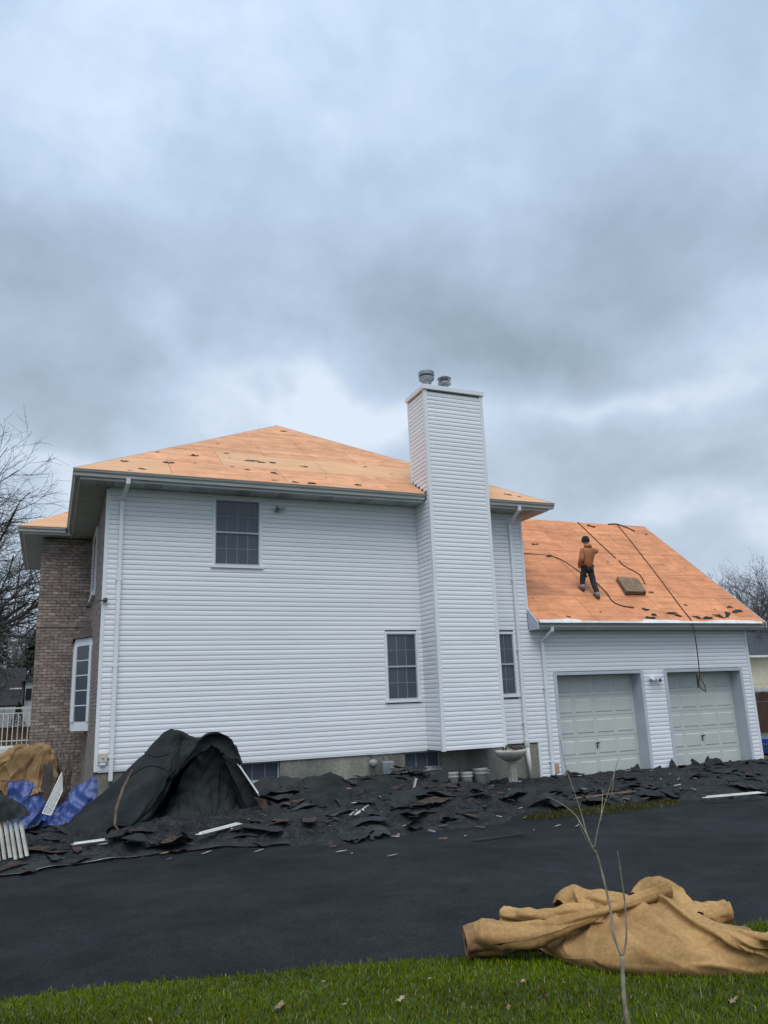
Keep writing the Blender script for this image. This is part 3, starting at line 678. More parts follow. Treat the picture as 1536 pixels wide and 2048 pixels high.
# --- garage doors
for x0, x1 in GD:
    j = MB(); j.box(x0-.014, x0+.002, D-.03, YD+.08, .03, DT); j.box(x1-.002, x1+.014, D-.03, YD+.08, .03, DT); j.box(x0-.014, x1+.014, D-.03, YD+.08, DT, DT+.02)
    j.box(x0-.085, x0-.014, D-.032, D+.02, .03, DT+.075); j.box(x1+.014, x1+.085, D-.032, D+.02, .03, DT+.075); j.box(x0-.014, x1+.014, D-.032, D+.02, DT+.02, DT+.075)
    j.build('door_jamb', M_['jamb'], house)
    gd = MB().box(x0+.002, x1-.002, YD+.03, YD+.07, .0, DT).build('garage_door', M_['door'], house)
    hs = (DT-.02)/5
    for r in range(5):
        za = .01+r*hs
        MB().box(x0+.004, x1-.004, YD+.004, YD+.032, za+.004, za+hs-.004).build('door_section', M_['door'], gd)
        pw = (x1-x0-.10)/4
        for c in range(4):
            xa = x0+.05+c*pw+.05; xb = xa+pw-.10; zb = za+.085; zt = za+hs-.085
            pn = MB(); n0 = len(pn.v); e = .022
            pn.v += [(xa, YD+.003, zb), (xb, YD+.003, zb), (xb, YD+.003, zt), (xa, YD+.003, zt), (xa+e, YD-.008, zb+e), (xb-e, YD-.008, zb+e), (xb-e, YD-.008, zt-e), (xa+e, YD-.008, zt-e)]
            pn.f += [(4, 5, 6, 7), (0, 1, 5, 4), (1, 2, 6, 5), (2, 3, 7, 6), (3, 0, 4, 7)]
            pn.build('door_panel', M_['door'], gd)
    xm = (x0+x1)/2
    hd = MB(); hd.tube([(xm, YD, .84), (xm, YD-.05, .84)], .022, 8); hd.tube([(xm-.055, YD-.05, .85), (xm+.055, YD-.05, .85)], .014, 6); hd.box(xm-.012, xm+.012, YD-.012, YD+.002, .72, .80)
    hd.build('handle', M_['handle'], gd)

# ------------------------------------------------------------------ fixtures on the walls
t = thing('wall_light', 'small grey floodlight on the siding right of the upper window', 'light', (4.48, 16.2, 6.26))
MB().lathe((4.44, D-.07, 6.20), [(.05, 0), (.055, .03), (.05, .06)], 12).build('mount', M_['meter'], t)
m = MB(); m.tube([(4.44, D-.06, 6.24), (4.40, D-.14, 6.27), (4.58, D-.20, 6.29)], .014, 6); m.build('arm', M_['meter'], t)
MB().obox((4.50, D-.17, 6.28), (.10, .02, .0), (-.01, .055, 0), (0, 0, .028)).build('lamp_head', M_['flue'], t, bevel=.01)
t = thing('security_camera', 'white twin security light and camera on the pier between the garage doors', 'camera', (14.46, 16.2, 2.36))
MB().lathe((14.40, D-.05, 2.34), [(.06, 0), (.065, .04), (.05, .08)], 12).build('mount', M_['trim'], t)
MB().obox((14.52, D-.12, 2.41), (.12, -.02, .01), (.01, .05, 0), (0, 0, .022)).build('lamp_head', M_['trim'], t, bevel=.01)
MB().obox((14.33, D-.10, 2.36), (.05, -.02, -.03), (.01, .04, 0), (.02, 0, .03)).build('lamp_head', M_['trim'], t, bevel=.01)
MB().lathe((14.57, D-.12, 2.27), [(.028, 0), (.03, .05), (.02, .09)], 10).build('lens', M_['handle'], t)
t = thing('corner_floodlight', 'dark floodlight on a short arm at the brick corner', 'light', (.8, 16.5, 4.17))
MB().tube([(XL+.03, D-.03, 4.20), (XL-.05, D-.10, 4.18), (XL-.22, D-.12, 4.10)], .012, 6).build('arm', M_['handle'], t)
MB().lathe((XL+.05, D-.06, 4.16), [(.02, 0), (.05, .03), (.035, .08)], 10).build('mount', M_['handle'], t)
MB().lathe((XL-.26, D-.12, 4.03), [(.03, 0), (.055, .03), (.05, .09), (.02, .11)], 12).build('lamp_head', M_['handle'], t)
t = thing('outlet_box', 'cream outlet box low on the siding beside the left downspout', 'outlet', (1.04, 16.28, 1.2))
MB().box(.96, 1.12, D-.065, D-.017, 1.13, 1.30).build('cover', M_['cream'], t, bevel=.01); MB().box(.985, 1.095, D-.060, D-.02, 1.07, 1.13).build('base', M_['trim'], t, bevel=.01)
MB().lathe((1.04, D-.07, 1.21), [(.018, 0), (.02, .015)], 10).build('knob', M_['cream'], t)
t = thing('gas_meter', 'grey gas meter with pipes on the concrete foundation', 'gas meter', (6.8, 16.2, .4))
m = MB(); m.tube([(6.50, D-.03, .94), (6.50, D-.14, .94), (6.62, D-.14, .94), (6.72, D-.14, .94), (6.76, D-.14, .80)], .018, 6); m.tube([(6.88, D-.14, .80), (6.90, D-.14, .94), (7.10, D-.14, .94), (7.10, D-.14, .45)], .018, 6); m.tube([(6.50, D-.14, .94), (6.50, D-.14, .30)], .018, 6); m.build('pipe', M_['pipe'], t)
MB().lathe((6.50, D-.14, .78), [(.03, -.10), (.085, -.06), (.10, 0), (.085, .05), (.03, .08)], 16).build('regulator', M_['meter'], t, smooth=True)
MB().box(6.70, 6.96, D-.22, D-.06, .45, .80).build('meter_body', M_['meter'], t, bevel=.03)
MB().box(6.86, 6.95, D-.232, D-.222, .66, .76).build('dial', M_['chip'], t); MB().box(6.81, 6.88, D-.232, D-.222, .50, .56).build('tag', M_['chip'], t)
t = thing('pvc_drain_pipe', 'off white drain pipe leaning below the second downspout', 'pipe', (10.38, 16.1, .05))
MB().tube([(10.42, D-.07, 1.0), (10.44, D-.12, .12)], .052, 12).build('pipe', M_['pvc'], t, smooth=True); MB().tube([(10.42, D-.068, 1.04), (10.423, D-.072, .90)], .066, 12).build('coupling', M_['pvc'], t)
t = thing('stain_board', 'bare tan patch behind the garage downspout near the ground', 'board', (11.2, 16.28, .3)); MB().box(11.14, 11.30, D-.026, D-.018, .26, .46).build('board', M_['stain'], t)

# sink and buckets under the chimney
t = thing('pedestal_sink', 'old white pedestal sink standing beside the foundation under the chimney', 'sink', (9.42, 15.4, .05))
sx, sy = 9.42, 15.35
def oval(c, prof, ax, ay, seg=24):
    m = MB(); n = 0
    for (rr, z) in prof:
        for k in range(seg): a = 2*pi*k/seg; m.v.append((c[0]+rr*ax*cos(a), c[1]+rr*ay*(sin(a) if sin(a) < 0 else .8*sin(a)), c[2]+z))
    for i in range(len(prof)-1):
        for k in range(seg): j = (k+1) % seg; m.f.append((i*seg+k, i*seg+j, (i+1)*seg+j, (i+1)*seg+k))
    return m
oval((sx, sy, .0), [(.25, .68), (.5, .70), (.85, .78), (1.0, .86), (1.03, .90), (1.0, .915), (.88, .91), (.75, .86), (.4, .80), (.05, .79)], .37, .27).build('basin', M_['sink'], t, smooth=True)
MB().lathe((sx+.02, sy+.02, .0), [(.135, 0.02), (.13, .06), (.085, .12), (.075, .45), (.085, .62), (.12, .70)], 10).build('pedestal', M_['sink'], t)
m = MB()
for k in range(8): a = 2*pi*k/8; m.tube([(sx+.02+.088*cos(a), sy+.02+.088*sin(a), .13), (sx+.02+.080*cos(a), sy+.02+.080*sin(a), .60)], .014, 5)
m.build('flute', M_['sink'], t)
m = MB(); m.tube([(sx-.10, sy+.15, .91), (sx-.10, sy+.15, .98)], .018, 8); m.tube([(sx-.02, sy+.17, .91), (sx-.02, sy+.15, 1.0), (sx-.02, sy+.06, .98)], .014, 8); m.build('tap', M_['handle'], t)
solo(MB().prism([(sx+.02, sy-.12, .912), (sx+.26, sy-.08, .912), (sx+.24, sy+.12, .93), (sx+.06, sy+.14, .95)], (0, .01, .05)), 'shingle_scrap', M_['shbrown'], 'dark shingle scrap lying on the rim of the sink', 'shingle scrap')
bl = ['dark ribbed white bucket at the left end of the row under the chimney', 'second white bucket from the left under the chimney', 'greyish white bucket with a wire handle under the chimney', 'off white bucket at the right end of the row beside the sink']
for i, (x, s_) in enumerate(((8.22, 1), (8.58, .95), (8.93, 1.1), (9.14, .95))):
    t = thing('bucket', bl[i], 'bucket', (x, 15.95, .1), 'white buckets under the chimney')
    yy = 15.9 + (.22 if i == 3 else 0)
    MB().lathe((x, yy, .1), [(.125*s_, 0), (.145*s_, .36*s_), (.152*s_, .37*s_), (.152*s_, .40*s_)], 20).build('body', M_['bucket'], t, smooth=True)
    MB().lathe((x, yy, .1+.29*s_), [(.150*s_, 0), (.156*s_, .01), (.156*s_, .025), (.150*s_, .03)], 20).build('rib', M_['bucket'], t)
    if i == 2: MB().tube([(x-.14, yy-.02, .46), (x-.05, yy-.17, .38), (x+.08, yy-.16, .42), (x+.15, yy-.02, .47)], .004, 5).build('handle', M_['handle'], t)

# ------------------------------------------------------------------ cloth relaxation: buckles a sheet with surplus length around a target surface
def catmull(P, n):
    P = np.asarray(P, float); k = len(P); t = np.linspace(0, k-1, n); i = np.clip(t.astype(int), 0, k-2); f = (t-i).reshape((-1,)+(1,)*(P.ndim-1))
    p0, p1, p2, p3 = P[np.clip(i-1, 0, k-1)], P[i], P[i+1], P[np.clip(i+2, 0, k-1)]
    return .5*((2*p1)+(-p0+p2)*f+(2*p0-5*p1+4*p2-p3)*f**2+(-p0+3*p1-3*p2+p3)*f**3)
def surf(rows, n, m):
    A = np.array([catmull(r, m) for r in rows]); return catmull(A, n)
def blur(A, it):
    for _ in range(it):
        A = np.concatenate([A[:1], A, A[-1:]], 0); A = (A[:-2]+2*A[1:-1]+A[2:])/4
        A = np.concatenate([A[:, :1], A, A[:, -1:]], 1); A = (A[:, :-2]+2*A[:, 1:-1]+A[:, 2:])/4
    return A
def relax(T, ex=(1.15, 1.1), iters=160, gk_=.12, floor=None, seed=1, amp=.05, blurn=10, grav=.0006, bend=.35, up_=1):
    r = np.random.default_rng(seed); X = T.copy(); n, m = X.shape[:2]
    nz_ = blur(r.standard_normal((n, m, 3)), 6); nz_ /= nz_.std(); X = X + nz_*amp
    X0 = T.copy()
    def ln(a, b): return np.linalg.norm(a-b, axis=-1)
    R1 = ln(X0[1:], X0[:-1])*ex[0]; R2 = ln(X0[:, 1:], X0[:, :-1])*ex[1]
    B1 = ln(X0[2:], X0[:-2])*ex[0]; B2 = ln(X0[:, 2:], X0[:, :-2])*ex[1]
    Dg = ln(X0[1:, 1:], X0[:-1, :-1])*(ex[0]+ex[1])/2; De = ln(X0[1:, :-1], X0[:-1, 1:])*(ex[0]+ex[1])/2
    LB1 = {q: ln(X0[q:], X0[:-q])*(1+(ex[0]-1)*.55) for q in (3, 5)}; LB2 = {q: ln(X0[:, q:], X0[:, :-q])*(1+(ex[1]-1)*.55) for q in (3, 5)}
    def con(A, Bv, R, k, minonly=False):
        d = A-Bv; l = np.maximum(np.linalg.norm(d, axis=-1), 1e-6); c = (l-R)/l
        if minonly: c = np.minimum(c, 0)
        return d*(c*k*.5)[..., None]
    for it in range(iters):
        X[..., 2] -= grav
        for s in (0, 1):
            c = con(X[1:][s::2], X[:-1][s::2], R1[s::2], .9); X[1:][s::2] -= c; X[:-1][s::2] += c
            c = con(X[:, 1:][:, s::2], X[:, :-1][:, s::2], R2[:, s::2], .9); X[:, 1:][:, s::2] -= c; X[:, :-1][:, s::2] += c
            c = con(X[1:, 1:][s::2], X[:-1, :-1][s::2], Dg[s::2], .35); X[1:, 1:][s::2] -= c; X[:-1, :-1][s::2] += c
            c = con(X[1:, :-1][s::2], X[:-1, 1:][s::2], De[s::2], .35); X[1:, :-1][s::2] -= c; X[:-1, 1:][s::2] += c
        for s in range(4):
            if s < 2:
                c = con(X[2:][s::4], X[:-2][s::4], B1[s::4], bend, True); X[2:][s::4] -= c; X[:-2][s::4] += c
                c = con(X[:, 2:][:, s::4], X[:, :-2][:, s::4], B2[:, s::4], bend, True); X[:, 2:][:, s::4] -= c; X[:, :-2][:, s::4] += c
        for s in (2, 3):
            c = con(X[2:][s::4], X[:-2][s::4], B1[s::4], bend, True); X[2:][s::4] -= c; X[:-2][s::4] += c
            c = con(X[:, 2:][:, s::4], X[:, :-2][:, s::4], B2[:, s::4], bend, True); X[:, 2:][:, s::4] -= c; X[:, :-2][:, s::4] += c
        for q in (3, 5):
            if min(n, m) > 2*q:
                c = con(X[q:], X[:-q], LB1[q], .12, True); X[q:] -= c; X[:-q] += c
                c = con(X[:, q:], X[:, :-q], LB2[q], .12, True); X[:, q:] -= c; X[:, :-q] += c
        X += gk_*blur(T-X, blurn)
        if floor is not None:
            X[..., 2] = np.maximum(X[..., 2], floor(X[..., 0], X[..., 1]))
    if up_ > 1: X = blur(X, 1)
    return fine(X, up_) if up_ > 1 else X
def fine(X, k):
    Y = catmull(X, (X.shape[0]-1)*k+1); return np.swapaxes(catmull(np.swapaxes(Y, 0, 1), (X.shape[1]-1)*k+1), 0, 1)

def creases(X, n_, seed, amp, L=(.3, .9), ang=(0, pi), steps=0, w=(.010, .03)):
    # sharp creases and sheet overlaps cut into a surface along its normals; positions in grid fraction
    X = X.copy(); r = random.Random(seed); N, Mm = X.shape[:2]
    du = np.gradient(X, axis=0); dv = np.gradient(X, axis=1); nn = np.cross(du, dv); nn /= np.maximum(np.linalg.norm(nn, axis=-1, keepdims=True), 1e-9)
    v, u = np.meshgrid(np.linspace(0, 1, Mm), np.linspace(0, 1, N)); asp = np.linalg.norm(dv, axis=-1).mean()*Mm/(np.linalg.norm(du, axis=-1).mean()*N)
    U, Vv = u, v*asp; H_ = np.zeros((N, Mm))
    for i in range(n_):
        a = r.uniform(*ang); l = r.uniform(*L); cu, cv = r.random(), r.random()*asp; w_ = r.uniform(*w)*2; bend = r.uniform(-.25, .25)
        t = (U-cu)*sin(a)+(Vv-cv)*cos(a); d = -(U-cu)*cos(a)+(Vv-cv)*sin(a)+bend*t*t/l
        side = np.where(d > 0, 1., r.uniform(.25, .6)); env = np.exp(-(t/(l*.5))**2*1.5)
        H_ += r.choice((1, 1, -.7))*amp*r.uniform(.4, 1.2)*env*np.exp(-np.abs(d)/(w_*side*(1+.5*np.sin(t*5))))
    for i in range(steps):
        a = r.uniform(0, pi); cu, cv = r.uniform(.2, .8), r.uniform(.2, .8)*asp; t = (U-cu)*sin(a)+(Vv-cv)*cos(a); d = -(U-cu)*cos(a)+(Vv-cv)*sin(a)+.04*np.sin(t*7+i)
        H_ += amp*.9/(1+np.exp(np.clip(-d/.006, -40, 40)))*np.exp(-np.maximum(d, 0)*3)
    return X+nn*H_[..., None]
def folds(X, lines):      # crease lines in plan: (x0, y0, x1, y1, width, height) raised along z, sharp crest, soft foot
    X = X.copy(); x, y = X[..., 0].copy(), X[..., 1].copy()
    for x0, y0, x1, y1, w_, a_ in lines:
        dx, dy = x1-x0, y1-y0; L_ = math.hypot(dx, dy); t_ = ((x-x0)*dx+(y-y0)*dy)/L_**2; dd = ((x-x0)*dy-(y-y0)*dx)/L_ + .05*L_*np.sin(t_*pi*1.3+x0*7)
        side = np.where(dd > 0, 1.0, .45); wl_ = w_*(1+.6*np.clip(t_, 0, 1))
        pr = np.exp(-np.sqrt((dd/(wl_*side))**2+.04))
        en = np.clip(1-np.maximum(0, -t_)/.08, 0, 1)*np.clip(1-np.maximum(0, t_-.85)/.25, 0, 1)
        X[..., 2] += a_*pr*en*(1-.25*t_)
    return X
# ------------------------------------------------------------------ shingle rubble
def front_y(x):
    P = [(-8, 12.0), (-.44, 12.22), (.6, 12.55), (2.4, 12.65), (3.2, 12.3), (4.3, 11.85), (5.3, 12.05), (6.0, 12.1), (7.1, 12.05), (7.8, 12.6), (9.0, 12.9), (10.9, 12.7), (11.6, 12.2), (13, 11.7), (16, 11.9), (20, 13)]
    for (a, ya), (b, yb) in zip(P[:-1], P[1:]):
        if a <= x <= b: return ya+(yb-ya)*(x-a)/(b-a)
    return 12.5
def mound_z(x, y):
    d = y-front_y(x)
    if d < 0: return -.02
    wall = .40 if x < 7.4 else (.40-.30*(x-7.4)/.8 if x < 8.2 else .10)
    if x > 10.8: wall = .09
    if x < 1.0: wall = .22
    e = min(1, d/3.2)
    h = wall*(e**1.2)*.95 + .05*min(1, d/.5)
    if x < 9.5: h += .13*exp(-((y-13.6)/.7)**2)*(.5+vn(x, y, .7, 5)) + .10*exp(-((y-15.2)/.5)**2)*max(0, vn(x, y, .9, 8)+.3)
    amp = min(1, d/.4)*(1 if x < 10.5 else .5)
    h += amp*(.085*vn(x, y, 1.3)+.05*abs(vn(x*1, y*1.8, 3.1, 2))+.018*vn(x, y, 8, 4))
    for sc_, st_, hh, o_ in ((1.6, 4, .045, 11), (2.9, 3, .035, 23), (5.5, 3, .022, 37)):
        q = (vn(x, y*1.5, sc_, o_)*.5+.5)*st_*2; fq = q-math.floor(q); h += amp*hh*(min(1, fq*5)-.9*fq)
    return max(-.01, h)
nx, ny = 560, 150
G = np.zeros((ny, nx, 3))
for i in range(nx):
    x = -2.2 + 20.3*i/(nx-1); fy = front_y(x)
    y1 = 16.31 if x < 17.9 else 16.31
    for j in range(ny):
        t_ = j/(ny-1); y = fy + .05*vn(x, 1, 3) - .03 + (y1-fy+.03)*t_; z = mound_z(x, y)
        if GD[0][0] < x < GD[0][1] or GD[1][0] < x < GD[1][1]: pass
        G[j, i] = (x+.02*vn(x, y, 9, 1), y+.02*vn(x, y, 9, 2), z if j else -.02)
solo(MB().grid(G), 'shingle_rubble', M_['mound'], 'low mound of torn black shingle rubble along the foot of the house wall', 'rubble', smooth=False, kind='stuff')

# torn pieces: a dozen bent shapes, shared
def torn(n, m, L_, W_, curl, fold, seed, thick=.006):
    r = random.Random(seed); A = np.zeros((n, m, 3)); e0 = [r.uniform(-.12, .12) for _ in range(m)]; e1_ = [r.uniform(-.12, .12) for _ in range(m)]; s0 = [r.uniform(-.1, .1) for _ in range(n)]; s1_ = [r.uniform(-.1, .1) for _ in range(n)]
    fa = r.uniform(0, pi); ph = r.uniform(0, 6)
    for i in range(n):
        for j in range(m):
            u = (i/(n-1)-.5); v = (j/(m-1)-.5)
            x = u*L_*(1+(e0[j] if i == 0 else e1_[j] if i == n-1 else 0)*1.2); y = v*W_*(1+(s0[i] if j == 0 else s1_[i] if j == m-1 else 0)*2)
            z = curl*(u*u*4)*L_*.16*sin(ph) + curl*(v*v*4)*W_*.2*cos(ph) + fold*abs(cos(fa)*u*L_+sin(fa)*v*W_)*.45 + .035*sin(x*9+ph)*cos(y*8+ph*2)*(L_)
            A[i, j] = (x, y, z)
    A[..., 2] -= A[..., 2].min()
    mb = MB().grid(A); b = len(mb.v); top = A.copy(); top[..., 2] += thick
    mb2 = MB().grid(top)
    mb.f = [tuple(reversed(f)) for f in mb.f] + [tuple(b+i for i in f) for f in mb2.f]; mb.v += mb2.v
    rim = [(i, 0) for i in range(n)] + [(n-1, j) for j in range(1, m)] + [(i, m-1) for i in range(n-2, -1, -1)] + [(0, j) for j in range(m-2, 0, -1)]
    idx = [i*m+j for i, j in rim]
    for a_, b_ in zip(idx, idx[1:]+idx[:1]): mb.f.append((a_, b_, b_+b, a_+b))
    return mb
variants = []
for k in range(14):
    big = k >= 9
    mb = torn(6, 4, random.uniform(.35, .75) if not big else random.uniform(.6, .95), random.uniform(.12, .28) if not big else random.uniform(.3, .5), random.uniform(.1, .6), random.choice([0, 0, .25, .5]), 50+k)
    me = {}
    for mt in ('felt', 'shbrown', 'shgrey'):
        x_ = bpy.data.meshes.new('torn_piece'); x_.from_pydata(mb.v, [], mb.f); x_.materials.append(M_[mt]); me[mt] = x_
    variants.append(me)
TENT = (.3, 3.7, 13.4, 16.3)
def in_tent(x, y): return TENT[0] < x < TENT[1] and TENT[2] < y
placed = 0; tries = 0
while placed < 285:
    x = random.uniform(-.6, 17.4); y = front_y(x) + (16.15-front_y(x))*random.random()**1.25
    if in_tent(x, y) or (7.9 < x < 10.7 and y > 14.3): continue
    if y > 16.0 and random.random() < .5: continue
    if x > 10.5 and random.random() < .25: continue
    k = random.randrange(14) if random.random() < .7 else random.randrange(9)
    mt = random.choices(['felt', 'shbrown', 'shgrey'], [.64, .22 if x < 8.5 else .07, .14])[0]
    o = bpy.data.objects.new('torn_shingle', variants[k][mt]); COL.objects.link(o)
    tilt = .12 if x < 10 else .08
    o.location = (x, y, max(.005, mound_z(x, y)) + .005); o.rotation_euler = (random.gauss(0, tilt), random.gauss(0, tilt), random.uniform(0, 2*pi))
    s_ = random.uniform(.38, .9); o.scale = (s_, s_, s_)
    lab = {'felt': 'torn black roofing felt piece lying in the rubble by the house', 'shbrown': 'brownish torn shingle piece lying in the rubble by the house', 'shgrey': 'grey granule shingle piece lying in the rubble by the house'}[mt]
    tag(o, lab, 'shingle', 'torn black shingle pieces' if mt == 'felt' else 'torn brown shingle pieces' if mt == 'shbrown' else 'torn grey shingle pieces'); placed += 1
# upright ones against the garage wall
for x, hh, a in ((10.95, .30, .3), (11.55, .34, -.2), (12.35, .22, .1), (13.0, .18, -.3), (13.35, .36, .4), (13.60, .26, -.5), (13.95, .24, .6), (14.6, .42, .1), (15.2, .26, .3), (15.45, .38, -.3), (15.75, .42, .2), (16.5, .22, .2), (7.55, .34, .5)):
    m = MB(); y = D-.16 if x > 10 else 15.3; z = mound_z(x, y) if x < 10 else .05
    hh *= .75; q = .6+abs(a)
    pts_ = [(x-.17*q, y-.05, z-.04), (x+.2*q, y-.09, z-.04), (x+.16*q+a*.25, y+.03, z+hh*.55), (x+.05+a*.5, y+.09, z+hh), (x-.03+a*.45, y+.08, z+hh*.8), (x-.12*q, y+.03, z+hh*.35)]
    m.prism(pts_, (.0, .012, .004))
    tag(m.build('leaning_shingle', M_['felt']), 'torn black shingle standing up against the wall out of the rubble', 'shingle', 'shingles standing against the wall')
solo(MB().lathe((15.85, 15.95, .16), [(.02, -.1), (.15, -.06), (.17, .05), (.10, .14), (.02, .17)], 9), 'felt_roll', M_['felt'], 'crumpled black roll end in front of the right garage door', 'felt roll')
solo(MB().tube([(15.45, 15.9, .12), (15.62, 15.85, .22), (15.74, 15.95, .14)], [.10, .12, .08], 8), 'felt_wad', M_['felt'], 'small black wad of felt beside the roll end by the right garage door', 'felt wad')

fsd = random.Random(77)
for i, (x, y, w_, d_, h_, lab) in enumerate(((4.2, 15.5, 1.1, .8, .22, 'crumpled black felt sheet just right of the big felt hump'), (5.1, 15.2, 1.3, .9, .16, 'crumpled black felt sheet below the bare concrete foundation'),
        (5.35, 15.9, .9, .5, .20, 'small felt peak against the concrete left of the gas meter'), (6.3, 15.0, 1.3, .9, .12, 'broad black felt heap in front of the gas meter'),
        (7.95, 14.6, 1.0, .8, .15, 'black felt heap in front of the two left buckets'), (4.6, 14.0, 1.2, .8, .14, 'folded felt sheet in the middle of the rubble below the foundation'),
        (6.3, 13.7, 1.2, .7, .12, 'folded felt sheet right of the white ribbed strip'), (9.2, 14.0, 1.3, .8, .14, 'folded black felt sheet before the pedestal sink'),
        (10.3, 14.3, 1.2, .8, .16, 'wavy black felt sheet between sink and left garage door'), (5.6, 12.7, 1.1, .5, .10, 'arched felt sheet at the front edge of the rubble'),
        (8.6, 13.2, 1.2, .6, .10, 'low felt sheet beside the left end of the grass strip'), (13.2, 14.6, 1.6, .9, .07, 'flat felt sheet before the left garage door'), (3.9, 13.1, 1.2, .6, .10, 'folded felt sheet at the front right of the big hump'))):
    a = fsd.uniform(-.3, .3); rows = []
    for q in range(5):
        rw = []
        for k in range(6):
            uu, vv = (k/5-.5), (q/4-.5); xx = x+w_*(uu*cos(a)-vv*.3*sin(a))+fsd.gauss(0, .04); yy = min(16.25, y+d_*vv+fsd.gauss(0, .03))
            e = (1-abs(2*uu)**1.5)*(1-abs(2*vv)**1.6); rw.append((xx, yy, mound_z(xx, yy)-.03+.05*(e > 0)+h_*max(0, e)*fsd.uniform(.5, 1.3)))
        rows.append(rw)
    X = relax(surf(rows, 20, 26), (1.10, 1.12), 70, .2, None, 300+i, .02, 2, 0, up_=3)
    solo(MB().grid(creases(X, 16, 400+i, .03, (.2, .6), (0, pi), 2, (.01, .03))), 'felt_sheet', M_['felt2' if i % 2 else 'felt'], lab, 'felt sheet', smooth=True)
# small pale chips, splinters
cm_ = []
for k in range(6):
    r_ = random.Random(k); L_ = r_.uniform(.05, .14)
    m = MB().prism([(-L_, -.012, 0), (L_*.7, -.02, 0), (L_, .01, .01), (-L_*.6, .02, .004)], (0, 0, .012)); a_ = bpy.data.meshes.new('chip'); a_.from_pydata(m.v, [], m.f); a_.materials.append(M_['chip'])
    b_ = bpy.data.meshes.new('chip'); b_.from_pydata(m.v, [], m.f); b_.materials.append(M_['chipb']); cm_.append((a_, b_))
for i in range(90):
    if i < 78:
        x = random.uniform(0, 14); y = front_y(x)+random.random()**1.5*(15.8-front_y(x))
        if in_tent(x, y): continue
        z = max(.01, mound_z(x, y))+.035
    else:
        x = random.uniform(1.5, 9); y = front_y(x)-abs(random.gauss(0, .5)); z = .006
    w_ = random.random() < .45
    o = bpy.data.objects.new('debris_chip', cm_[random.randrange(6)][0 if w_ else 1]); COL.objects.link(o); o.location = (x, y, z); o.rotation_euler = (random.gauss(0, .15), random.gauss(0, .15), random.gauss(0, .7)); s_ = random.uniform(.35, 1.0); o.scale = (s_,)*3
    tag(o, 'small pale chip scattered on the rubble and driveway' if w_ else 'small brown wood splinter scattered on the rubble and driveway', 'debris', 'pale chips' if w_ else 'brown splinters')
def strip(name, a, b, w_, lab, mat='whitepiece', ribs=2, cat='offcut', h=.02):
    a, b = Vector(a), Vector(b); t_ = (b-a).normalized(); s = t_.cross(H).normalized(); n_ = s.cross(t_).normalized()
    m = MB(); c = (a+b)/2; L_ = (b-a).length/2
    m.prism([a-s*w_, a+s*w_*.7+t_*.05, b+s*w_, b-s*w_*.4-t_*.07], n_*.008)
    for i in range(ribs): m.obox(c+s*w_*(-.6+1.1*i/max(1, ribs-1))+n_*(.008+h/2), t_*L_*.86, s*.006, n_*h/2)
    return solo(m, name, M_[mat], lab, cat)
strip('siding_offcut', (2.22, 12.75, .19), (2.98, 13.15, .24), .05, 'long white ribbed strip lying in front of the black felt hump')
strip('siding_offcut', (4.80, 12.95, .22), (5.28, 13.42, .30), .07, 'white ribbed strip on the rubble below the gas meter')
strip('siding_offcut', (8.10, 14.6, .30), (7.75, 13.75, .22), .07, 'broken white strip on the rubble in front of the buckets', ribs=3)
strip('white_board', (11.25, 11.75, .10), (12.55, 11.55, .11), .05, 'straight white board lying at the right edge of the rubble')
strip('siding_offcut', (.45, 12.95, .20), (.95, 13.0, .21), .03, 'thin pale strip on the black felt at the left', ribs=1)
strip('siding_offcut', (7.3, 14.4, .33), (7.6, 14.6, .35), .06, 'short bent white scrap left of the broken white strip', ribs=1)
strip('wood_stick', (9.6, 13.15, .10), (10.9, 13.2, .12), .02, 'grey wooden stick lying at the back of the grass strip', 'chipb', 1, 'stick')
strip('wood_stick', (6.55, 14.3, .33), (6.95, 15.0, .52), .025, 'tan wooden stick sticking out of the rubble right of the gas meter', 'chip', 1, 'stick')
strip('felt_strip', (5.9, 10.85, .004), (6.9, 10.95, .006), .03, 'long thin black strip lying alone on the driveway', 'felt', 0, 'felt strip')
for i, (x, y) in enumerate(((3.9, 11.2), (4.4, 10.5), (7.6, 11.2), (7.85, 11.0), (2.9, 11.9), (2.2, 12.2))):
    strip('pale_scrap', (x, y, .004), (x+.16, y+.05+.03*i, .008), .02, 'pale scrap lying on the driveway just before the rubble', 'chip', 0, 'scrap')
for o in [o for o in bpy.data.objects if o.name.startswith('pale_scrap')]: o['group'] = 'pale scraps on the driveway'

# flat felt sheet with pale edge at left front
rows = []
for j, f_ in enumerate((0, .35, .7, 1.2, 1.8)):
    rows.append([(x, front_y(x)-.02+f_+.03*vn(x, 2, 2), .035+.10*min(1, f_)+.03*vn(x, f_, 1.5)) for x in np.linspace(-1.8, 3.5, 12)])
X = relax(surf(rows, 50, 150), (1.03, 1.02), 60, .2, lambda x, y: x*0+.012, 5, .008, 5, .0)
X[0, :, 2] = .01+.02*np.abs(np.sin(np.linspace(0, 21, 150)))**3
t = thing('felt_sheet', 'flat black felt sheet with a pale torn edge in front of the hump', 'felt sheet', (0, 12.3, 0))
MB().grid(X).build('sheet', M_['felt'], t, smooth=True)
e = [tuple(p+np.array((0, -.006, .004))) for p in X[0, :90:2]]
MB().tube(e, [.0015+.006*max(0, sin(i*.55)+.6*sin(i*.23))/1.6 for i in range(len(e))], 4).build('torn_edge', M_['chip'], t)

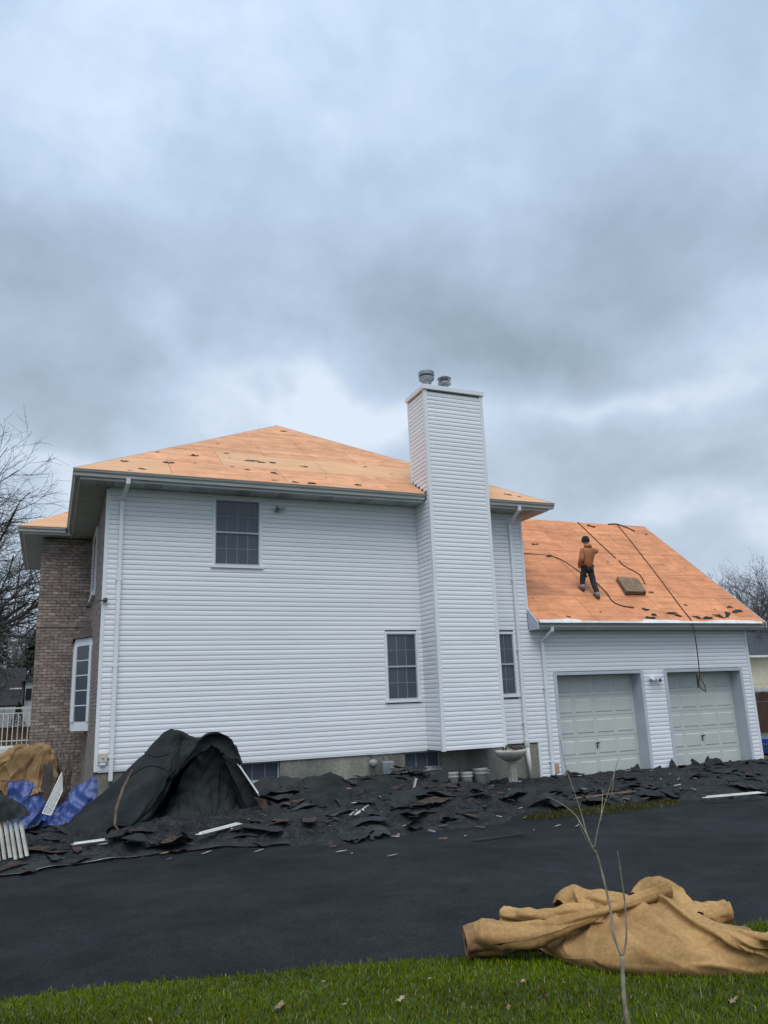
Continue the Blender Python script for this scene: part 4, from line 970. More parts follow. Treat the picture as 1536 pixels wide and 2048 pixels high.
# black felt hump
S_ = [(0.18, 14.9, 0.16), (0.85, 14.9, 0.72), (1.65, 14.9, 1.54), (2.07, 14.9, 1.81), (2.47, 14.9, 1.65), (2.7, 14.9, 1.66), (3.11, 14.9, 1.33), (3.3, 14.9, 0.88), (3.53, 14.9, 0.48), (4.0, 14.9, 0.1)]
F_ = [(1.2, 14.0, 0.20), (1.67, 14.0, 0.22), (2.02, 14.0, 0.67), (2.17, 14.0, 1.02), (2.46, 14.0, 1.36), (2.71, 14.0, 1.51), (2.95, 14.0, 1.33), (3.15, 14.0, 0.91), (3.36, 14.0, 0.49), (3.74, 14.0, 0.12)]
F2 = [(.95, 13.75, .16), (1.35, 13.8, .30), (1.80, 13.95, .80), (2.05, 14.1, 1.20), (2.42, 14.1, 1.47), (2.71, 14.1, 1.60), (3.0, 14.05, 1.38), (3.2, 14.0, 0.95), (3.42, 14.0, 0.50), (3.85, 14.0, 0.10)]
B_ = [(0.0, 15.9, 0.15), (0.7, 15.9, 0.45), (1.55, 15.9, .75), (2.0, 15.9, .95), (2.5, 15.9, .9), (2.8, 15.9, .8), (3.3, 15.9, .6), (3.5, 15.9, .5), (3.8, 15.9, .35), (4.2, 15.9, .2)]
I_ = [(1.45, 14.25, .2), (1.75, 14.3, .22), (2.08, 14.3, .65), (2.22, 14.3, .98), (2.48, 14.3, 1.30), (2.71, 14.3, 1.44), (2.92, 14.3, 1.27), (3.10, 14.3, .88), (3.3, 14.3, .47), (3.6, 14.3, .12)]
MID = [tuple(np.array(a)*.45+np.array(b)*.55+np.array((0, 0, .04))) for a, b in zip(S_, F2)]
G_ = [(x, 16.05, .12) for x, y, z in B_]
I2 = [(x*.9+.28, 14.9, z*.9) for x, y, z in I_]
rows = [I2, I_, F_, F2, MID, S_, B_, G_]
X = relax(surf(rows, 50, 74), (1.03, 1.045), 120, .30, lambda x, y: x*0+.08, 11, .02, 2, .0002, up_=3)
FB = [(1.60, 13.95, .15), (1.85, 13.95, .16), (2.08, 13.98, .2), (2.3, 13.95, .22), (2.5, 13.9, .22), (2.68, 13.95, .2), (2.85, 13.98, .18), (3.0, 13.95, .16), (3.25, 13.95, .14), (3.5, 13.95, .13)]
FM = [tuple((np.array(a)*.55+np.array(b)*.45)+np.array((0, .10, 0))) for a, b in zip(I_, FB)]
FI = [tuple(np.array(a)+np.array((0, -.12, 0))) for a in I_]
t = thing('felt_hump', 'big hump of black roofing felt bulging up against the white wall', 'felt heap', (2, 14.5, .1))
X = creases(X, 44, 5, .06, (.15, .6), (0, pi), 8, (.008, .022))
MB().grid(X).build('felt', M_['felt2'], t, smooth=True)
X = relax(surf([FI, FM, FB], 22, 44), (1.10, 1.12), 100, .15, None, 12, .02, 2, .0, up_=3)
MB().grid(creases(X, 16, 6, .05, (.3, .9), (pi*.3, pi*.7), 1)).build('inner_fold', M_['felt2'], t, smooth=True)
# folded seams on the lit panel, pale edge strip
MB().tube([(1.36, 13.95, 1.12), (1.22, 13.88, .85), (1.12, 13.8, .55), (1.10, 13.72, .32), (1.20, 13.70, .17)], [.012, .022, .028, .022, .012], 6).build('pale_edge', M_['chipb'], t)
rows = [[(2.2, 13.95, 1.0), (2.32, 13.9, 1.02), (2.5, 13.88, 1.06)], [(2.18, 13.90, .85), (2.3, 13.86, .86), (2.48, 13.84, .88)]]
for nm, pts_ in (('fold', [(1.25, 13.98, .95), (1.55, 13.86, 1.16), (1.82, 13.86, 1.12), (2.02, 13.88, .95)]), ('fold', [(2.22, 14.05, 1.55), (2.08, 13.98, 1.38), (2.05, 13.93, 1.2), (2.02, 13.9, 1.02)]), ('fold', [(1.55, 14.1, 1.38), (1.75, 13.98, 1.3), (2.0, 13.98, 1.36)])):
    MB().tube(catmull(pts_, 18), list(.018*np.sin(np.linspace(.2, 2.9, 18))), 6).build(nm, M_['felt2'], t, smooth=True)
strip('hanging_strip', (3.08, 13.92, 1.10), (3.44, 13.85, .56), .035, 'narrow white strip leaning on the right flank of the felt hump')
solo(MB().prism([(3.35, 13.8, .55), (3.55, 13.8, .48), (3.62, 13.75, .30), (3.48, 13.78, .34)], (0, .02, .01)), 'shingle_scrap', M_['shbrown'], 'reddish brown scrap at the foot of the strip on the felt hump', 'shingle scrap')

# ------------------------------------------------------------------ left heap: tan canvas over blue tarp
lt = thing('tan_canvas', 'brown canvas draped over the pile beside the brick wall', 'canvas', (-.3, 15.3, .6))
rows = [
 [(-2.0, 14.9, .85), (-1.3, 14.9, .95), (-.72, 14.9, 0.92), (-.50, 14.9, .80), (-.30, 14.9, .72), (-.10, 14.85, .78), (.00, 14.85, .80), (.06, 14.9, .75), (.12, 14.95, .40)],
 [(-2.0, 14.95, 1.0), (-1.3, 14.95, 1.10), (-.72, 15.0, 1.10), (-.50, 15.0, 1.02), (-.30, 14.98, 1.02), (-.12, 14.98, 1.05), (.00, 15.0, 1.05), (.10, 15.0, 1.0), (.20, 15.0, .70)],
 [(-2.0, 15.1, 1.15), (-1.3, 15.15, 1.28), (-.70, 15.1, 1.34), (-.45, 15.1, 1.44), (-.25, 15.1, 1.48), (-.08, 15.1, 1.50), (.05, 15.1, 1.47), (.17, 15.1, 1.35), (.25, 15.1, 1.05)],
 [(-2.0, 15.4, 1.20), (-1.3, 15.4, 1.34), (-.68, 15.4, 1.42), (-.40, 15.4, 1.54), (-.22, 15.4, 1.58), (-.08, 15.4, 1.60), (.05, 15.4, 1.57), (.18, 15.4, 1.45), (.27, 15.4, 1.20)],
 [(-2.0, 15.8, .9), (-1.3, 15.8, 1.0), (-.66, 15.8, 1.0), (-.40, 15.8, 1.1), (-.22, 15.8, 1.2), (-.08, 15.8, 1.2), (.05, 15.8, 1.1), (.18, 15.8, 1.0), (.3, 15.8, .8)]]
X = relax(surf(rows, 30, 56), (1.10, 1.22), 160, .13, None, 21, .02, 3, .0002, up_=3)
X = creases(X, 30, 8, .05, (.2, .8), (pi*.25, pi*.75), 2, (.01, .03))
MB().grid(X).build('cloth', M_['tan2'], lt, smooth=True)
X = X[:2].mean(0); MB().tube([tuple(p) for p in X[::3]], .012, 5).build('hem', M_['seam'], lt)
solo(MB().box(-1.9, .10, 15.02, 15.7, .02, 1.02), 'storage_crate', M_['seam'], 'dark brown box hidden under the brown canvas', 'crate')
solo(MB().prism([(-.02, 14.88, .62), (.02, 14.9, 1.22), (.17, 14.92, 1.26), (.18, 14.9, .72), (.10, 14.88, .55)], (0, .02, 0)), 'brown_panel', M_['copper'], 'dark brown board leaning in the gap of the brown canvas', 'board')
rows = [[(-.50, 14.55, .05), (-.25, 14.5, .05), (0, 14.5, .05), (.25, 14.55, .12), (.55, 14.6, .20), (.85, 14.7, .35)],
        [(-.50, 14.70, .35), (-.25, 14.68, .30), (0, 14.7, .25), (.25, 14.75, .25), (.55, 14.85, .40), (.88, 14.9, .60)],
        [(-.50, 14.80, .65), (-.25, 14.8, .62), (0, 14.8, .55), (.25, 14.9, .38), (.55, 15.0, .62), (.88, 15.0, .80)],
        [(-.50, 14.9, .95), (-.25, 14.95, .95), (0, 14.95, .90), (.25, 15.1, .55), (.55, 15.2, .85), (.85, 15.2, .98)],
        [(-.50, 15.1, 1.0), (-.25, 15.2, 1.0), (0, 15.2, .90), (.25, 15.4, .55), (.55, 15.5, .75), (.85, 15.5, .8)]]
X = relax(surf(rows, 26, 44), (1.12, 1.22), 140, .14, lambda x, y: x*0+.02, 31, .02, 3, .0002, up_=3)
X = creases(X, 40, 9, .03, (.15, .5), (0, pi), 3)
bt = solo(MB().grid(X), 'blue_tarp', M_['blue'], 'crumpled blue tarp under the brown canvas at the left', 'tarp', smooth=True)
# brown stems: dry shrub in front of the brick
t = thing('dry_shrub', 'dry brown shrub stems tied up beside the canvas by the brick wall', 'shrub', (.42, 15.3, 0))
m = MB(); r_ = random.Random(5)
for i in range(34):
    x = .30+r_.uniform(-.08, .16); m.tube([(x, 15.2+r_.uniform(-.1, .1), .35), (x+r_.uniform(-.05, .05), 15.2+r_.uniform(-.1, .1), .9), (x+r_.uniform(-.12, .12), 15.2+r_.uniform(-.1, .1), r_.uniform(1.1, 1.5))], [.007, .005, .003], 4)
m.build('stems', M_['copper'], t)
m = MB()
for i in range(60):
    c = Vector((.38+r_.gauss(0, .09), 15.1+r_.uniform(-.1, .05), r_.uniform(.5, 1.25))); a = r_.uniform(0, 6); s_ = r_.uniform(.02, .045)
    m.quad(c, c+Vector((cos(a)*s_*.5, 0, sin(a)*s_*.5)), c+Vector((cos(a)*s_*.3, .01, -s_*1.6)), c+Vector((-s_*.3, .01, -s_)))
m.build('leaves', M_['leafdry'], t)
strip('wood_stick', (.18, 15.0, 1.43), (.55, 15.0, 1.43), .008, 'thin pale stick across the top of the dry shrub', 'chip', 0, 'stick')
# white gridded panel leaning
t = thing('grid_panel', 'pale gridded panel leaning on the heap between canvas and shrub', 'panel', (.15, 14.5, .5))
pa = [Vector(p) for p in ((.04, 14.5, .50), (.17, 14.5, .46), (.33, 14.62, .82), (.30, 14.66, 1.10))]
MB().prism(pa, (0, .01, 0)).build('sheet', M_['bucket'], t)
m = MB()
for q in np.linspace(0, 1, 6): a = pa[0].lerp(pa[3], q); b = pa[1].lerp(pa[2], q); m.tube([a-Vector((0, .006, 0)), b-Vector((0, .006, 0))], .006, 4)
m.tube([pa[0], pa[3]], .009, 4); m.tube([pa[1], pa[2]], .009, 4); m.build('grid_bar', M_['whitepiece'], t)
# bundle of white gutter lengths at frame edge
t = thing('gutter_lengths', 'bundle of ribbed off white gutter lengths standing at the left edge', 'gutter pieces', (-.35, 12.9, 0))
for i in range(6):
    x = -.62+.07*i
    MB().extr([(0, 0), (.03, .0), (.034, .035), (.004, .05), (0, .045)], (x, 12.9+.02*(i % 2), .70-.02*i), (x+.12, 12.72, .12+.015*(i % 3)), Vector((0, -1, 0)), Vector((1, 0, 0))).build('gutter_length', M_['sink'], t)
X = relax(surf([[(-.9, 12.8, .60), (-.6, 12.8, .62), (-.35, 12.8, .64), (-.12, 12.85, .66)], [(-.9, 12.9, .95), (-.6, 12.9, .92), (-.4, 12.9, .86), (-.2, 12.95, .78)], [(-.9, 13.1, 1.05), (-.6, 13.1, 1.0), (-.4, 13.1, .9), (-.25, 13.1, .8)]], 14, 24), (1.15, 1.25), 90, .16, None, 41, .02, 2, 0, up_=3)
solo(MB().grid(X), 'plastic_sheet', M_['felt2'], 'crumpled dark plastic sheet on top of the gutter lengths', 'plastic sheet', smooth=True)

# ------------------------------------------------------------------ foreground canvas
PANEL = [[(3.87, 6.18, 0.03), (3.83, 5.92, 0.03), (3.85, 5.63, 0.03), (3.97, 5.36, 0.03), (4.16, 5.16, 0.03), (4.41, 4.98, 0.03), (4.66, 4.86, 0.03), (4.95, 4.77, 0.03)], [(3.87, 6.06, 0.04), (3.83, 5.8, 0.04), (3.85, 5.51, 0.04), (3.97, 5.24, 0.04), (4.16, 5.04, 0.04), (4.41, 4.86, 0.04), (4.66, 4.74, 0.04), (4.95, 4.65, 0.04)], [(3.85, 6.03, 0.08), (3.83, 5.78, 0.09), (3.85, 5.47, 0.11), (3.96, 5.19, 0.12), (4.17, 5.01, 0.12), (4.42, 4.84, 0.12), (4.69, 4.73, 0.12), (4.99, 4.65, 0.12)], [(3.85, 5.98, 0.14), (3.93, 5.83, 0.16), (3.99, 5.54, 0.19), (4.07, 5.26, 0.22), (4.29, 5.1, 0.22), (4.52, 4.9, 0.22), (4.76, 4.73, 0.21), (4.98, 4.6, 0.21)], [(3.86, 5.95, 0.18), (4.0, 5.81, 0.22), (4.13, 5.63, 0.26), (4.36, 5.56, 0.3), (4.62, 5.49, 0.3), (4.6, 5.01, 0.3), (4.74, 4.72, 0.29), (4.92, 4.52, 0.29)], [(3.89, 5.93, 0.2), (4.02, 5.77, 0.24), (4.18, 5.61, 0.29), (4.5, 5.7, 0.34), (4.86, 5.76, 0.34), (4.82, 5.39, 0.34), (4.8, 4.93, 0.32), (4.9, 4.55, 0.33)], [(3.95, 6.15, 0.08), (4.08, 5.99, 0.12), (4.24, 5.83, 0.17), (4.56, 5.92, 0.22), (4.92, 5.98, 0.22), (4.88, 5.61, 0.22), (4.86, 5.15, 0.2), (4.96, 4.77, 0.21)], [(4.01, 6.35, 0.02), (4.14, 6.19, 0.02), (4.3, 6.03, 0.02), (4.62, 6.12, 0.02), (4.98, 6.18, 0.02), (4.94, 5.81, 0.02), (4.92, 5.35, 0.02), (5.02, 4.97, 0.02)]]
RA = [(3.24, 6.19, 0.13, 0.1), (3.35, 6.15, 0.14, 0.112), (3.48, 6.05, 0.16, 0.114), (3.67, 5.9, 0.19, 0.095), (3.82, 5.75, 0.25, 0.058), (4.04, 5.66, 0.31, 0.042), (4.32, 5.63, 0.36, 0.034), (4.66, 5.7, 0.38, 0.046), (5.07, 5.85, 0.38, 0.059)]
RC = [(3.95, 6.74, 0.12, 0.073), (4.02, 6.61, 0.13, 0.071), (4.12, 6.43, 0.15, 0.065), (4.28, 6.27, 0.18, 0.072), (4.5, 6.14, 0.2, 0.05)]
RD = [(4.35, 6.43, 0.2, 0.061), (4.48, 6.43, 0.22, 0.108), (4.58, 6.35, 0.24, 0.107), (4.67, 6.18, 0.25, 0.083), (4.79, 6.03, 0.26, 0.049), (4.95, 5.95, 0.28, 0.032)]
RE = [(4.82, 5.99, 0.32, 0.028), (5.1, 6.12, 0.32, 0.091), (5.22, 6.06, 0.3, 0.098), (5.16, 5.82, 0.26, 0.071), (5.09, 5.55, 0.22, 0.03)]
RF = [(5.05, 5.8, 0.18, 0.047), (5.2, 5.79, 0.17, 0.082), (5.37, 5.73, 0.16, 0.085), (5.53, 5.66, 0.15, 0.095)]
RG = [(4.98, 5.21, 0.14, 0.021), (5.12, 5.11, 0.13, 0.052), (5.19, 4.98, 0.13, 0.074), (5.23, 4.81, 0.13, 0.091)]

def ridge(X, u0, v0, u1, v1, w_, a_, sh=.5):      # one soft fold along a line in grid fractions (u across rows, v along columns)
    X = X.copy(); N, Mm = X.shape[:2]; nn = np.cross(np.gradient(X, axis=0), np.gradient(X, axis=1)); nn /= np.maximum(np.linalg.norm(nn, axis=-1, keepdims=True), 1e-9)
    if nn[N//2, Mm//2, 2] < 0: nn = -nn
    v, u = np.meshgrid(np.linspace(0, 1, Mm), np.linspace(0, 1, N)); dx, dy = u1-u0, v1-v0; l = math.hypot(dx, dy)
    t = ((u-u0)*dx+(v-v0)*dy)/l**2; d = ((v-v0)*dx-(u-u0)*dy)/l + .03*np.sin(t*3+v0*9)
    pr = 1/np.cosh(np.clip(d/(w_*np.where(d > 0, 1, sh)*(.7+.6*np.clip(t, 0, 1))), -20, 20)); en = 1/(1+np.exp(-(t+.02)/.05))/(1+np.exp((t-.95)/.08))
    return X+nn*(a_*pr*en)[..., None]
def flatroll(C, dep, seed, n=110, m=44, tw=1.5, rib=.14):
    P = catmull(np.array(C, float), n); A = np.zeros((n, m+1, 3)); r = random.Random(seed); ph = [r.uniform(0, 6) for _ in range(5)]
    for i in range(n):
        t_ = P[min(i+1, n-1), :3]-P[max(i-1, 0), :3]; t_ /= np.linalg.norm(t_); s_ = np.cross(t_, (0, 0, 1)); s_ /= np.linalg.norm(s_); u = np.cross(s_, t_); f_ = i/(n-1); hh = max(.012, P[i, 3]); d_ = np.interp(f_, np.linspace(0, 1, len(dep)), dep)
        for j in range(m+1):
            a = 2*pi*j/m; b = a+tw*f_
            q = 1 + rib*1.5*np.abs(np.sin(1.5*b+ph[0]+1.5*sin(3.5*f_+ph[1])))**.5 - rib*.95 + .09*sin(2*b+f_*7+ph[4]) + .05*sin(5*b+f_*11+ph[2]) + .03*sin(9*b-f_*17+ph[3])
            q *= 1+.10*sin(f_*13+ph[1]+a)+.06*sin(f_*29+ph[2])
            A[i, j] = P[i, :3] + s_*cos(a)*d_*q + u*sin(a)*hh*q
    A[..., 2] = np.maximum(A[..., 2], .015)
    return A
t = thing('canvas_tarp', 'crumpled tan canvas tarp lying on the grass edge in the right foreground', 'tarp', (4.4, 5.6, .05))
X = surf(PANEL, 150, 210)
for q in ((.70, .30, .30, .60, .030, .050), (.74, .46, .22, .80, .035, .060), (.72, .60, .28, .95, .032, .050), (.62, .22, .28, .36, .022, .035), (.66, .36, .40, .72, .020, -.035), (.74, .55, .35, .86, .022, -.040), (.80, .50, .62, .80, .018, .028),
          (.50, .12, .30, .22, .018, .03), (.55, .08, .52, .30, .016, -.02), (.45, .50, .24, .66, .018, .022), (.60, .72, .38, .98, .020, .03), (.78, .34, .60, .42, .014, .022), (.40, .30, .20, .40, .018, -.018), (.64, .84, .30, .99, .02, -.03), (.30, .70, .20, .90, .016, .018)): X = ridge(X, *q)
X = creases(X, 10, 13, .010, (.15, .4), (0, pi), 0, (.004, .009))
X[..., 2] = np.maximum(X[..., 2], .012)
MB().grid(X).build('cloth', M_['tan'], t, smooth=True)
A = flatroll(RA, [.10, .13, .13, .11, .08, .05, .045, .05, .05], 3, tw=2.6, rib=.2)
A = creases(A, 14, 80, .012, (.3, 1.2), (-.3, .5), 0, (.006, .02))
MB().grid(A).build('roll', M_['tan'], t, smooth=True)
hm = A[:12].copy(); hc = hm.mean(1, keepdims=True); hm = hc+(hm-hc)*1.02; MB().grid(hm).build('hem', M_['seam'], t, smooth=True)
hm = A[:3].copy(); hm[0] = hm.mean((0, 1))+(hm[0]-hm.mean((0, 1)))*.35; MB().grid(hm[:2]).build('fold_end', M_['tan2'], t, smooth=True)
MB().grid(flatroll(RC, [.10, .10, .10, .10, .08], 7, 70, 36, 1.0, .22)).build('roll', M_['tan'], t, smooth=True)
A = flatroll(RD, [.10, .14, .14, .12, .08, .05], 11, 80, 44, 1.8, .20); MB().grid(creases(A, 8, 81, .015, (.4, 1.1), (0, pi), 0, (.006, .018))).build('fold', M_['tan'], t, smooth=True)
A = flatroll(RE, [.04, .09, .11, .10, .05], 19, 70, 40, 1.2, .20); MB().grid(creases(A, 6, 82, .012, (.4, 1.1), (0, pi), 0, (.006, .018))).build('fold', M_['tan'], t, smooth=True)
A = flatroll(RF, [.06, .10, .11, .11], 23, 70, 40, .8, .22); MB().grid(creases(A, 6, 83, .014, (.4, 1.1), (0, pi), 0, (.006, .018))).build('fold', M_['tan'], t, smooth=True)
A = flatroll(RG, [.05, .10, .12, .14], 29, 60, 40, .8, .18); MB().grid(creases(A, 6, 84, .012, (.4, 1.1), (0, pi), 0, (.006, .018))).build('fold', M_['tan'], t, smooth=True)
X = surf([[(3.6, 6.15, .03), (4.2, 5.9, .05), (4.8, 5.6, .05), (5.4, 5.2, .04)], [(3.75, 6.3, .10), (4.3, 6.1, .18), (4.95, 5.85, .18), (5.5, 5.4, .10)], [(3.9, 6.5, .02), (4.5, 6.4, .06), (5.2, 6.1, .05), (5.7, 5.6, .02)]], 40, 80)
MB().grid(creases(X, 20, 85, .02, (.2, .6), (0, pi), 0, (.01, .03))).build('under_layer', M_['tan2'], t, smooth=True)

# ------------------------------------------------------------------ sapling in front
def sapling():
    t = thing('sapling', 'thin bare sapling standing in the lawn before the canvas tarp', 'sapling', (3.28, 4.25, .1))
    Y0 = 4.25
    def P(x, z, dy=0): return (x*(1+dy/Y0), Y0+dy, 2.05+(z-2.05)*(1+dy/Y0))
    def tb(mb, pts_, r0, r1, kn=True):
        Q = catmull(np.array(pts_, float), len(pts_)*4); n_ = len(Q)
        rad = [.82*(r0+(r1-r0)*i/(n_-1))*(1+(.12*sin(i*1.9))) for i in range(n_)]
        mb.tube([tuple(q) for q in Q], rad, 8)
    m = MB(); tb(m, [P(3.29, .02), P(3.28, .11), P(3.265, .25), P(3.27, .38), P(3.28, .51)], .020, .014); m.build('trunk', M_['sapbark'], t, smooth=True)
    def br(pts_, r0, r1): m = MB(); tb(m, pts_, r0, r1); m.build('branch', M_['sapbark'], t, smooth=True)
    br([P(3.28, .50), P(3.23, .64, .02), P(3.23, .76, .03), P(3.20, .94, .05), P(3.17, 1.08, .06), P(3.15, 1.12, .06)], .0105, .0065)
    br([P(3.28, .50), P(3.325, .60, -.03), P(3.34, .80, -.05), P(3.33, 1.0, -.08), P(3.325, 1.09, -.1)], .0085, .003)
    br([P(3.15, 1.12, .06), P(3.11, 1.20, .07), P(3.07, 1.37, .1), P(2.99, 1.63, .12), P(2.97, 1.80, .14)], .0055, .002)
    br([P(3.15, 1.12, .06), P(3.20, 1.25, .02), P(3.26, 1.37, 0), P(3.35, 1.53, -.05), P(3.40, 1.63, -.07)], .005, .0022)
    br([P(3.12, 1.18, .07), P(3.04, 1.32, .2), P(2.94, 1.40, .25), P(2.84, 1.45, .3)], .004, .0018)
    br([P(3.22, 1.28, .02), P(3.24, 1.36, .12), P(3.26, 1.46, .15)], .0035, .0018)
    br([P(3.27, 1.39, .0), P(3.32, 1.42, -.1), P(3.36, 1.55, -.12)], .003, .0016)
    br([P(3.16, 1.09, .06), P(3.12, 1.14, -.05), P(3.08, 1.22, -.1), P(3.05, 1.28, -.12)], .0045, .0025)
sapling()
# fallen leaves on the lawn
def leaf_mesh(seed):
    r = random.Random(seed); m = MB(); n_ = 14; c = Vector((0, 0, .02)); ring = []
    for i in range(n_):
        a = 2*pi*i/n_; q = (.055 if i % 2 == 0 else .030)*r.uniform(.8, 1.2)*(1.3 if abs(cos(a)) > .6 else .8); ring.append(Vector((cos(a)*q, sin(a)*q, r.uniform(0, .028))))
    for i in range(n_): m.poly([c, ring[i], ring[(i+1) % n_]])
    m.tube([(.05, 0, .012), (.11, .01, .004)], .002, 4)
    me = bpy.data.meshes.new('leaf'); me.from_pydata(m.v, [], m.f); me.materials.append(M_['leafdry']); return me
lm = [leaf_mesh(i) for i in range(5)]
for i, (x, y) in enumerate(((1.57, 5.73), (2.32, 5.41), (3.45, 5.16), (3.17, 4.98), (2.76, 5.0), (2.41, 5.25), (2.85, 4.9), (4.1, 4.25), (.74, 5.89), (3.24, 5.34), (1.95, 5.52), (2.0, 6.1), (2.7, 5.75), (1.1, 6.2))):
    big = i in (0, 1, 3, 7)
    o = bpy.data.objects.new('fallen_leaf', lm[i % 5]); COL.objects.link(o); o.location = (x, y, lawn_z(x, y)+.035); o.rotation_euler = (random.gauss(0, .4), random.gauss(0, .4), random.uniform(0, 6)); s_ = .62 if big else .3; o.scale = (s_,)*3
    tag(o, 'curled dry brown oak leaf lying on the lawn' if big else 'small pale dry leaf bit lying on the lawn', 'leaf', 'large dry leaves on the lawn' if big else 'small leaf bits on the lawn')

# ------------------------------------------------------------------ on the roofs
def mroof(x, y): return 6.68+.61*(y-15.68)
def groofz(y): return GZE+gk*(y-GYE)
MR = [(1.2, 16.38, .30), (1.26, 15.78, .2), (1.98, 17.29, .22), (2.75, 17.25, .45), (3.55, 18.53, .2), (3.6, 17.71, .22), (3.61, 17.34, .12), (4.08, 17.19, .5), (4.29, 17.17, .4), (4.59, 17.22, .3), (3.52, 16.62, .15), (3.83, 16.48, .3), (4.4, 16.37, .35), (4.75, 16.2, .1), (5.34, 17.1, .35), (5.61, 16.3, .1), (6.04, 16.4, .1), (5.86, 20.65, .4), (6.26, 15.94, .35), (7.1, 17.57, .2), (7.61, 17.08, .18), (5.12, 15.8, .35), (4.73, 15.81, .3), (4.27, 15.84, .3), (3.28, 18.08, .1), (2.12, 16.53, .4), (1.53, 15.92, .3), (2.7, 16.66, .1), (7.2, 17.9, .12), (10.35, 16.1, .35), (10.6, 16.0, .2)]
GR = [(12.9, 18.9, .35, 'shgrey'), (13.01, 18.37, .35, 'shgrey'), (14.95, 18.23, .12, 'shbrown'), (17.87, 19.73, .18, 'shbrown'), (15.9, 20.0, .4, 'felt'), (11.77, 16.04, .15, 'felt'), (17.0, 18.24, .08, 'felt'), (14.44, 16.33, .3, 'felt'), (14.53, 16.12, .3, 'felt'), (15.15, 16.19, .5, 'felt'), (15.35, 16.12, .35, 'felt'), (16.04, 16.5, .15, 'shbrown'), (15.91, 16.05, .4, 'felt'), (16.32, 16.02, .55, 'felt'), (16.75, 16.08, .5, 'shgrey'), (17.09, 16.12, .35, 'felt'), (17.64, 16.28, .5, 'shgrey'), (17.55, 16.45, .3, 'shgrey'), (14.28, 16.02, .4, 'felt'), (16.9, 16.35, .12, 'felt'), (11.2, 16.66, .08, 'felt'), (12.89, 16.22, .10, 'felt'), (15.31, 16.98, .28, 'shbrown'), (17.2, 16.2, .3, 'felt'), (15.10, 17.45, .40, 'shgrey')]
def scrap(x, y, L_, mat, kk, zf, lab, seed, grp):
    r = random.Random(seed); Nn_ = Vector((0, -kk, 1)).normalized(); V_ = Vector((0, 1, kk)).normalized(); U_ = Vector((1, 0, 0)); a = r.gauss(0, .25)
    n_ = 9; c = Vector((x, y, zf))+Nn_*.022; pts_ = []
    for i in range(n_):
        an = 2*pi*i/n_; q = r.uniform(.5, 1.1); p = U_*cos(an)*L_*.5*q+V_*sin(an)*min(L_*.2, .07)*q*r.uniform(.4, 1.5); pts_.append(c + U_*(p.dot(U_)*cos(a)-p.dot(V_)*sin(a)) + V_*(p.dot(U_)*sin(a)+p.dot(V_)*cos(a)) + Nn_*r.uniform(0, .05)*L_*1.6)
    m = MB(); cc = c+Nn_*.03*L_
    for i in range(n_): m.poly([cc, pts_[i], pts_[(i+1) % n_]])
    b = len(m.v)
    solo(m, 'felt_scrap', M_[mat], lab, 'felt scrap', grp)
for i, (x, y, L_) in enumerate(MR): scrap(x, y, L_*.75, 'bark' if i % 3 else 'shgrey', .61, mroof(x, y), 'small dark felt scrap left on the upper plywood roof', 100+i, 'felt scraps on the upper roof')
for i, (x, y, L_, mt) in enumerate(GR): scrap(x, y, L_, mt, gk, groofz(y), 'small dark felt scrap left on the garage roof', 200+i, 'felt scraps on the garage roof')
NG = Vector((0, -gk, 1)).normalized()
def rp(x, y, o=.03): return tuple(Vector((x, y, groofz(y)))+NG*o)
def rope(pts_, lab, r_=.016):
    Q = catmull(np.array(pts_, float), len(pts_)*6)
    return solo(MB().tube([tuple(q) for q in Q], r_, 5), 'rope', M_['rope'], lab, 'rope', smooth=True)
rope([rp(10.85, 18.6), rp(12.0, 18.45), rp(13.2, 18.32), (13.18, 17.0, 5.1), rp(13.62, 17.75), rp(13.72, 17.3), rp(13.7, 16.9), rp(13.62, 16.6), rp(13.75, 16.45), rp(14.0, 16.38), rp(14.12, 16.38)], 'brown rope running from the house wall past the roofer to the lower roof')
rope([rp(15.5, 20.17), rp(15.46, 19.6), rp(15.42, 19.0), rp(15.4, 18.5), rp(15.42, 18.42)], 'short brown rope hanging from the ridge behind the roofer')
rope([rp(15.42, 18.3), rp(15.38, 18.1), rp(15.5, 17.9), rp(15.6, 17.72), rp(15.52, 17.5), rp(15.4, 17.3)], 'thin curved rope leading to the brown bundle on the garage roof')
bpy.data.objects[-1] if False else None
rope([rp(17.1, 20.18), rp(16.85, 19.4), rp(16.5, 18.4), rp(16.1, 17.3), rp(15.75, 16.4), rp(15.6, 15.95), (15.56, 15.84, 3.6), (15.58, 15.84, 3.3), (15.6, 15.86, 2.75), (15.6, 15.9, 2.35), (15.58, 15.95, 2.15)], 'long dark rope from the ridge over the gutter hanging before the right garage door', .014)
solo(MB().tube([(15.58, 15.95, 2.42), (15.57, 15.95, 2.08)], .022, 6), 'rope_grab', M_['handle'], 'dark weight at the end of the rope before the right garage door', 'rope weight')
solo(MB().tube([(15.80, 16.1, 2.50), (15.74, 16.1, 2.25), (15.80, 16.1, 2.08), (15.95, 16.1, 1.98), (15.96, 16.1, 2.1), (15.85, 16.1, 2.3), (15.80, 16.1, 2.50)], .018, 5), 'strap_loop', M_['bundle'], 'tan strap loop hanging beside the rope at the right garage door', 'strap')
# bundle on the garage roof
VG = Vector((0, 1, gk)).normalized(); UG = Vector((1, 0, 0))
bc = [Vector(rp(14.5, 17.43, .0)), Vector(rp(15.19, 17.38, .0)), Vector(rp(14.96, 16.85, .0)), Vector(rp(14.28, 16.85, .0))]
t = thing('shingle_bundle', 'brown slab of stacked shingles lying on the garage roof', 'shingle bundle', tuple(bc[3]))
for q in range(4):
    j_ = Vector((random.uniform(-.01, .015), random.uniform(-.01, .01), 0)); MB().prism([p+j_+NG*(.02+.033*q) for p in bc], NG*.028).build('shingle_layer', M_['bundle'], t)
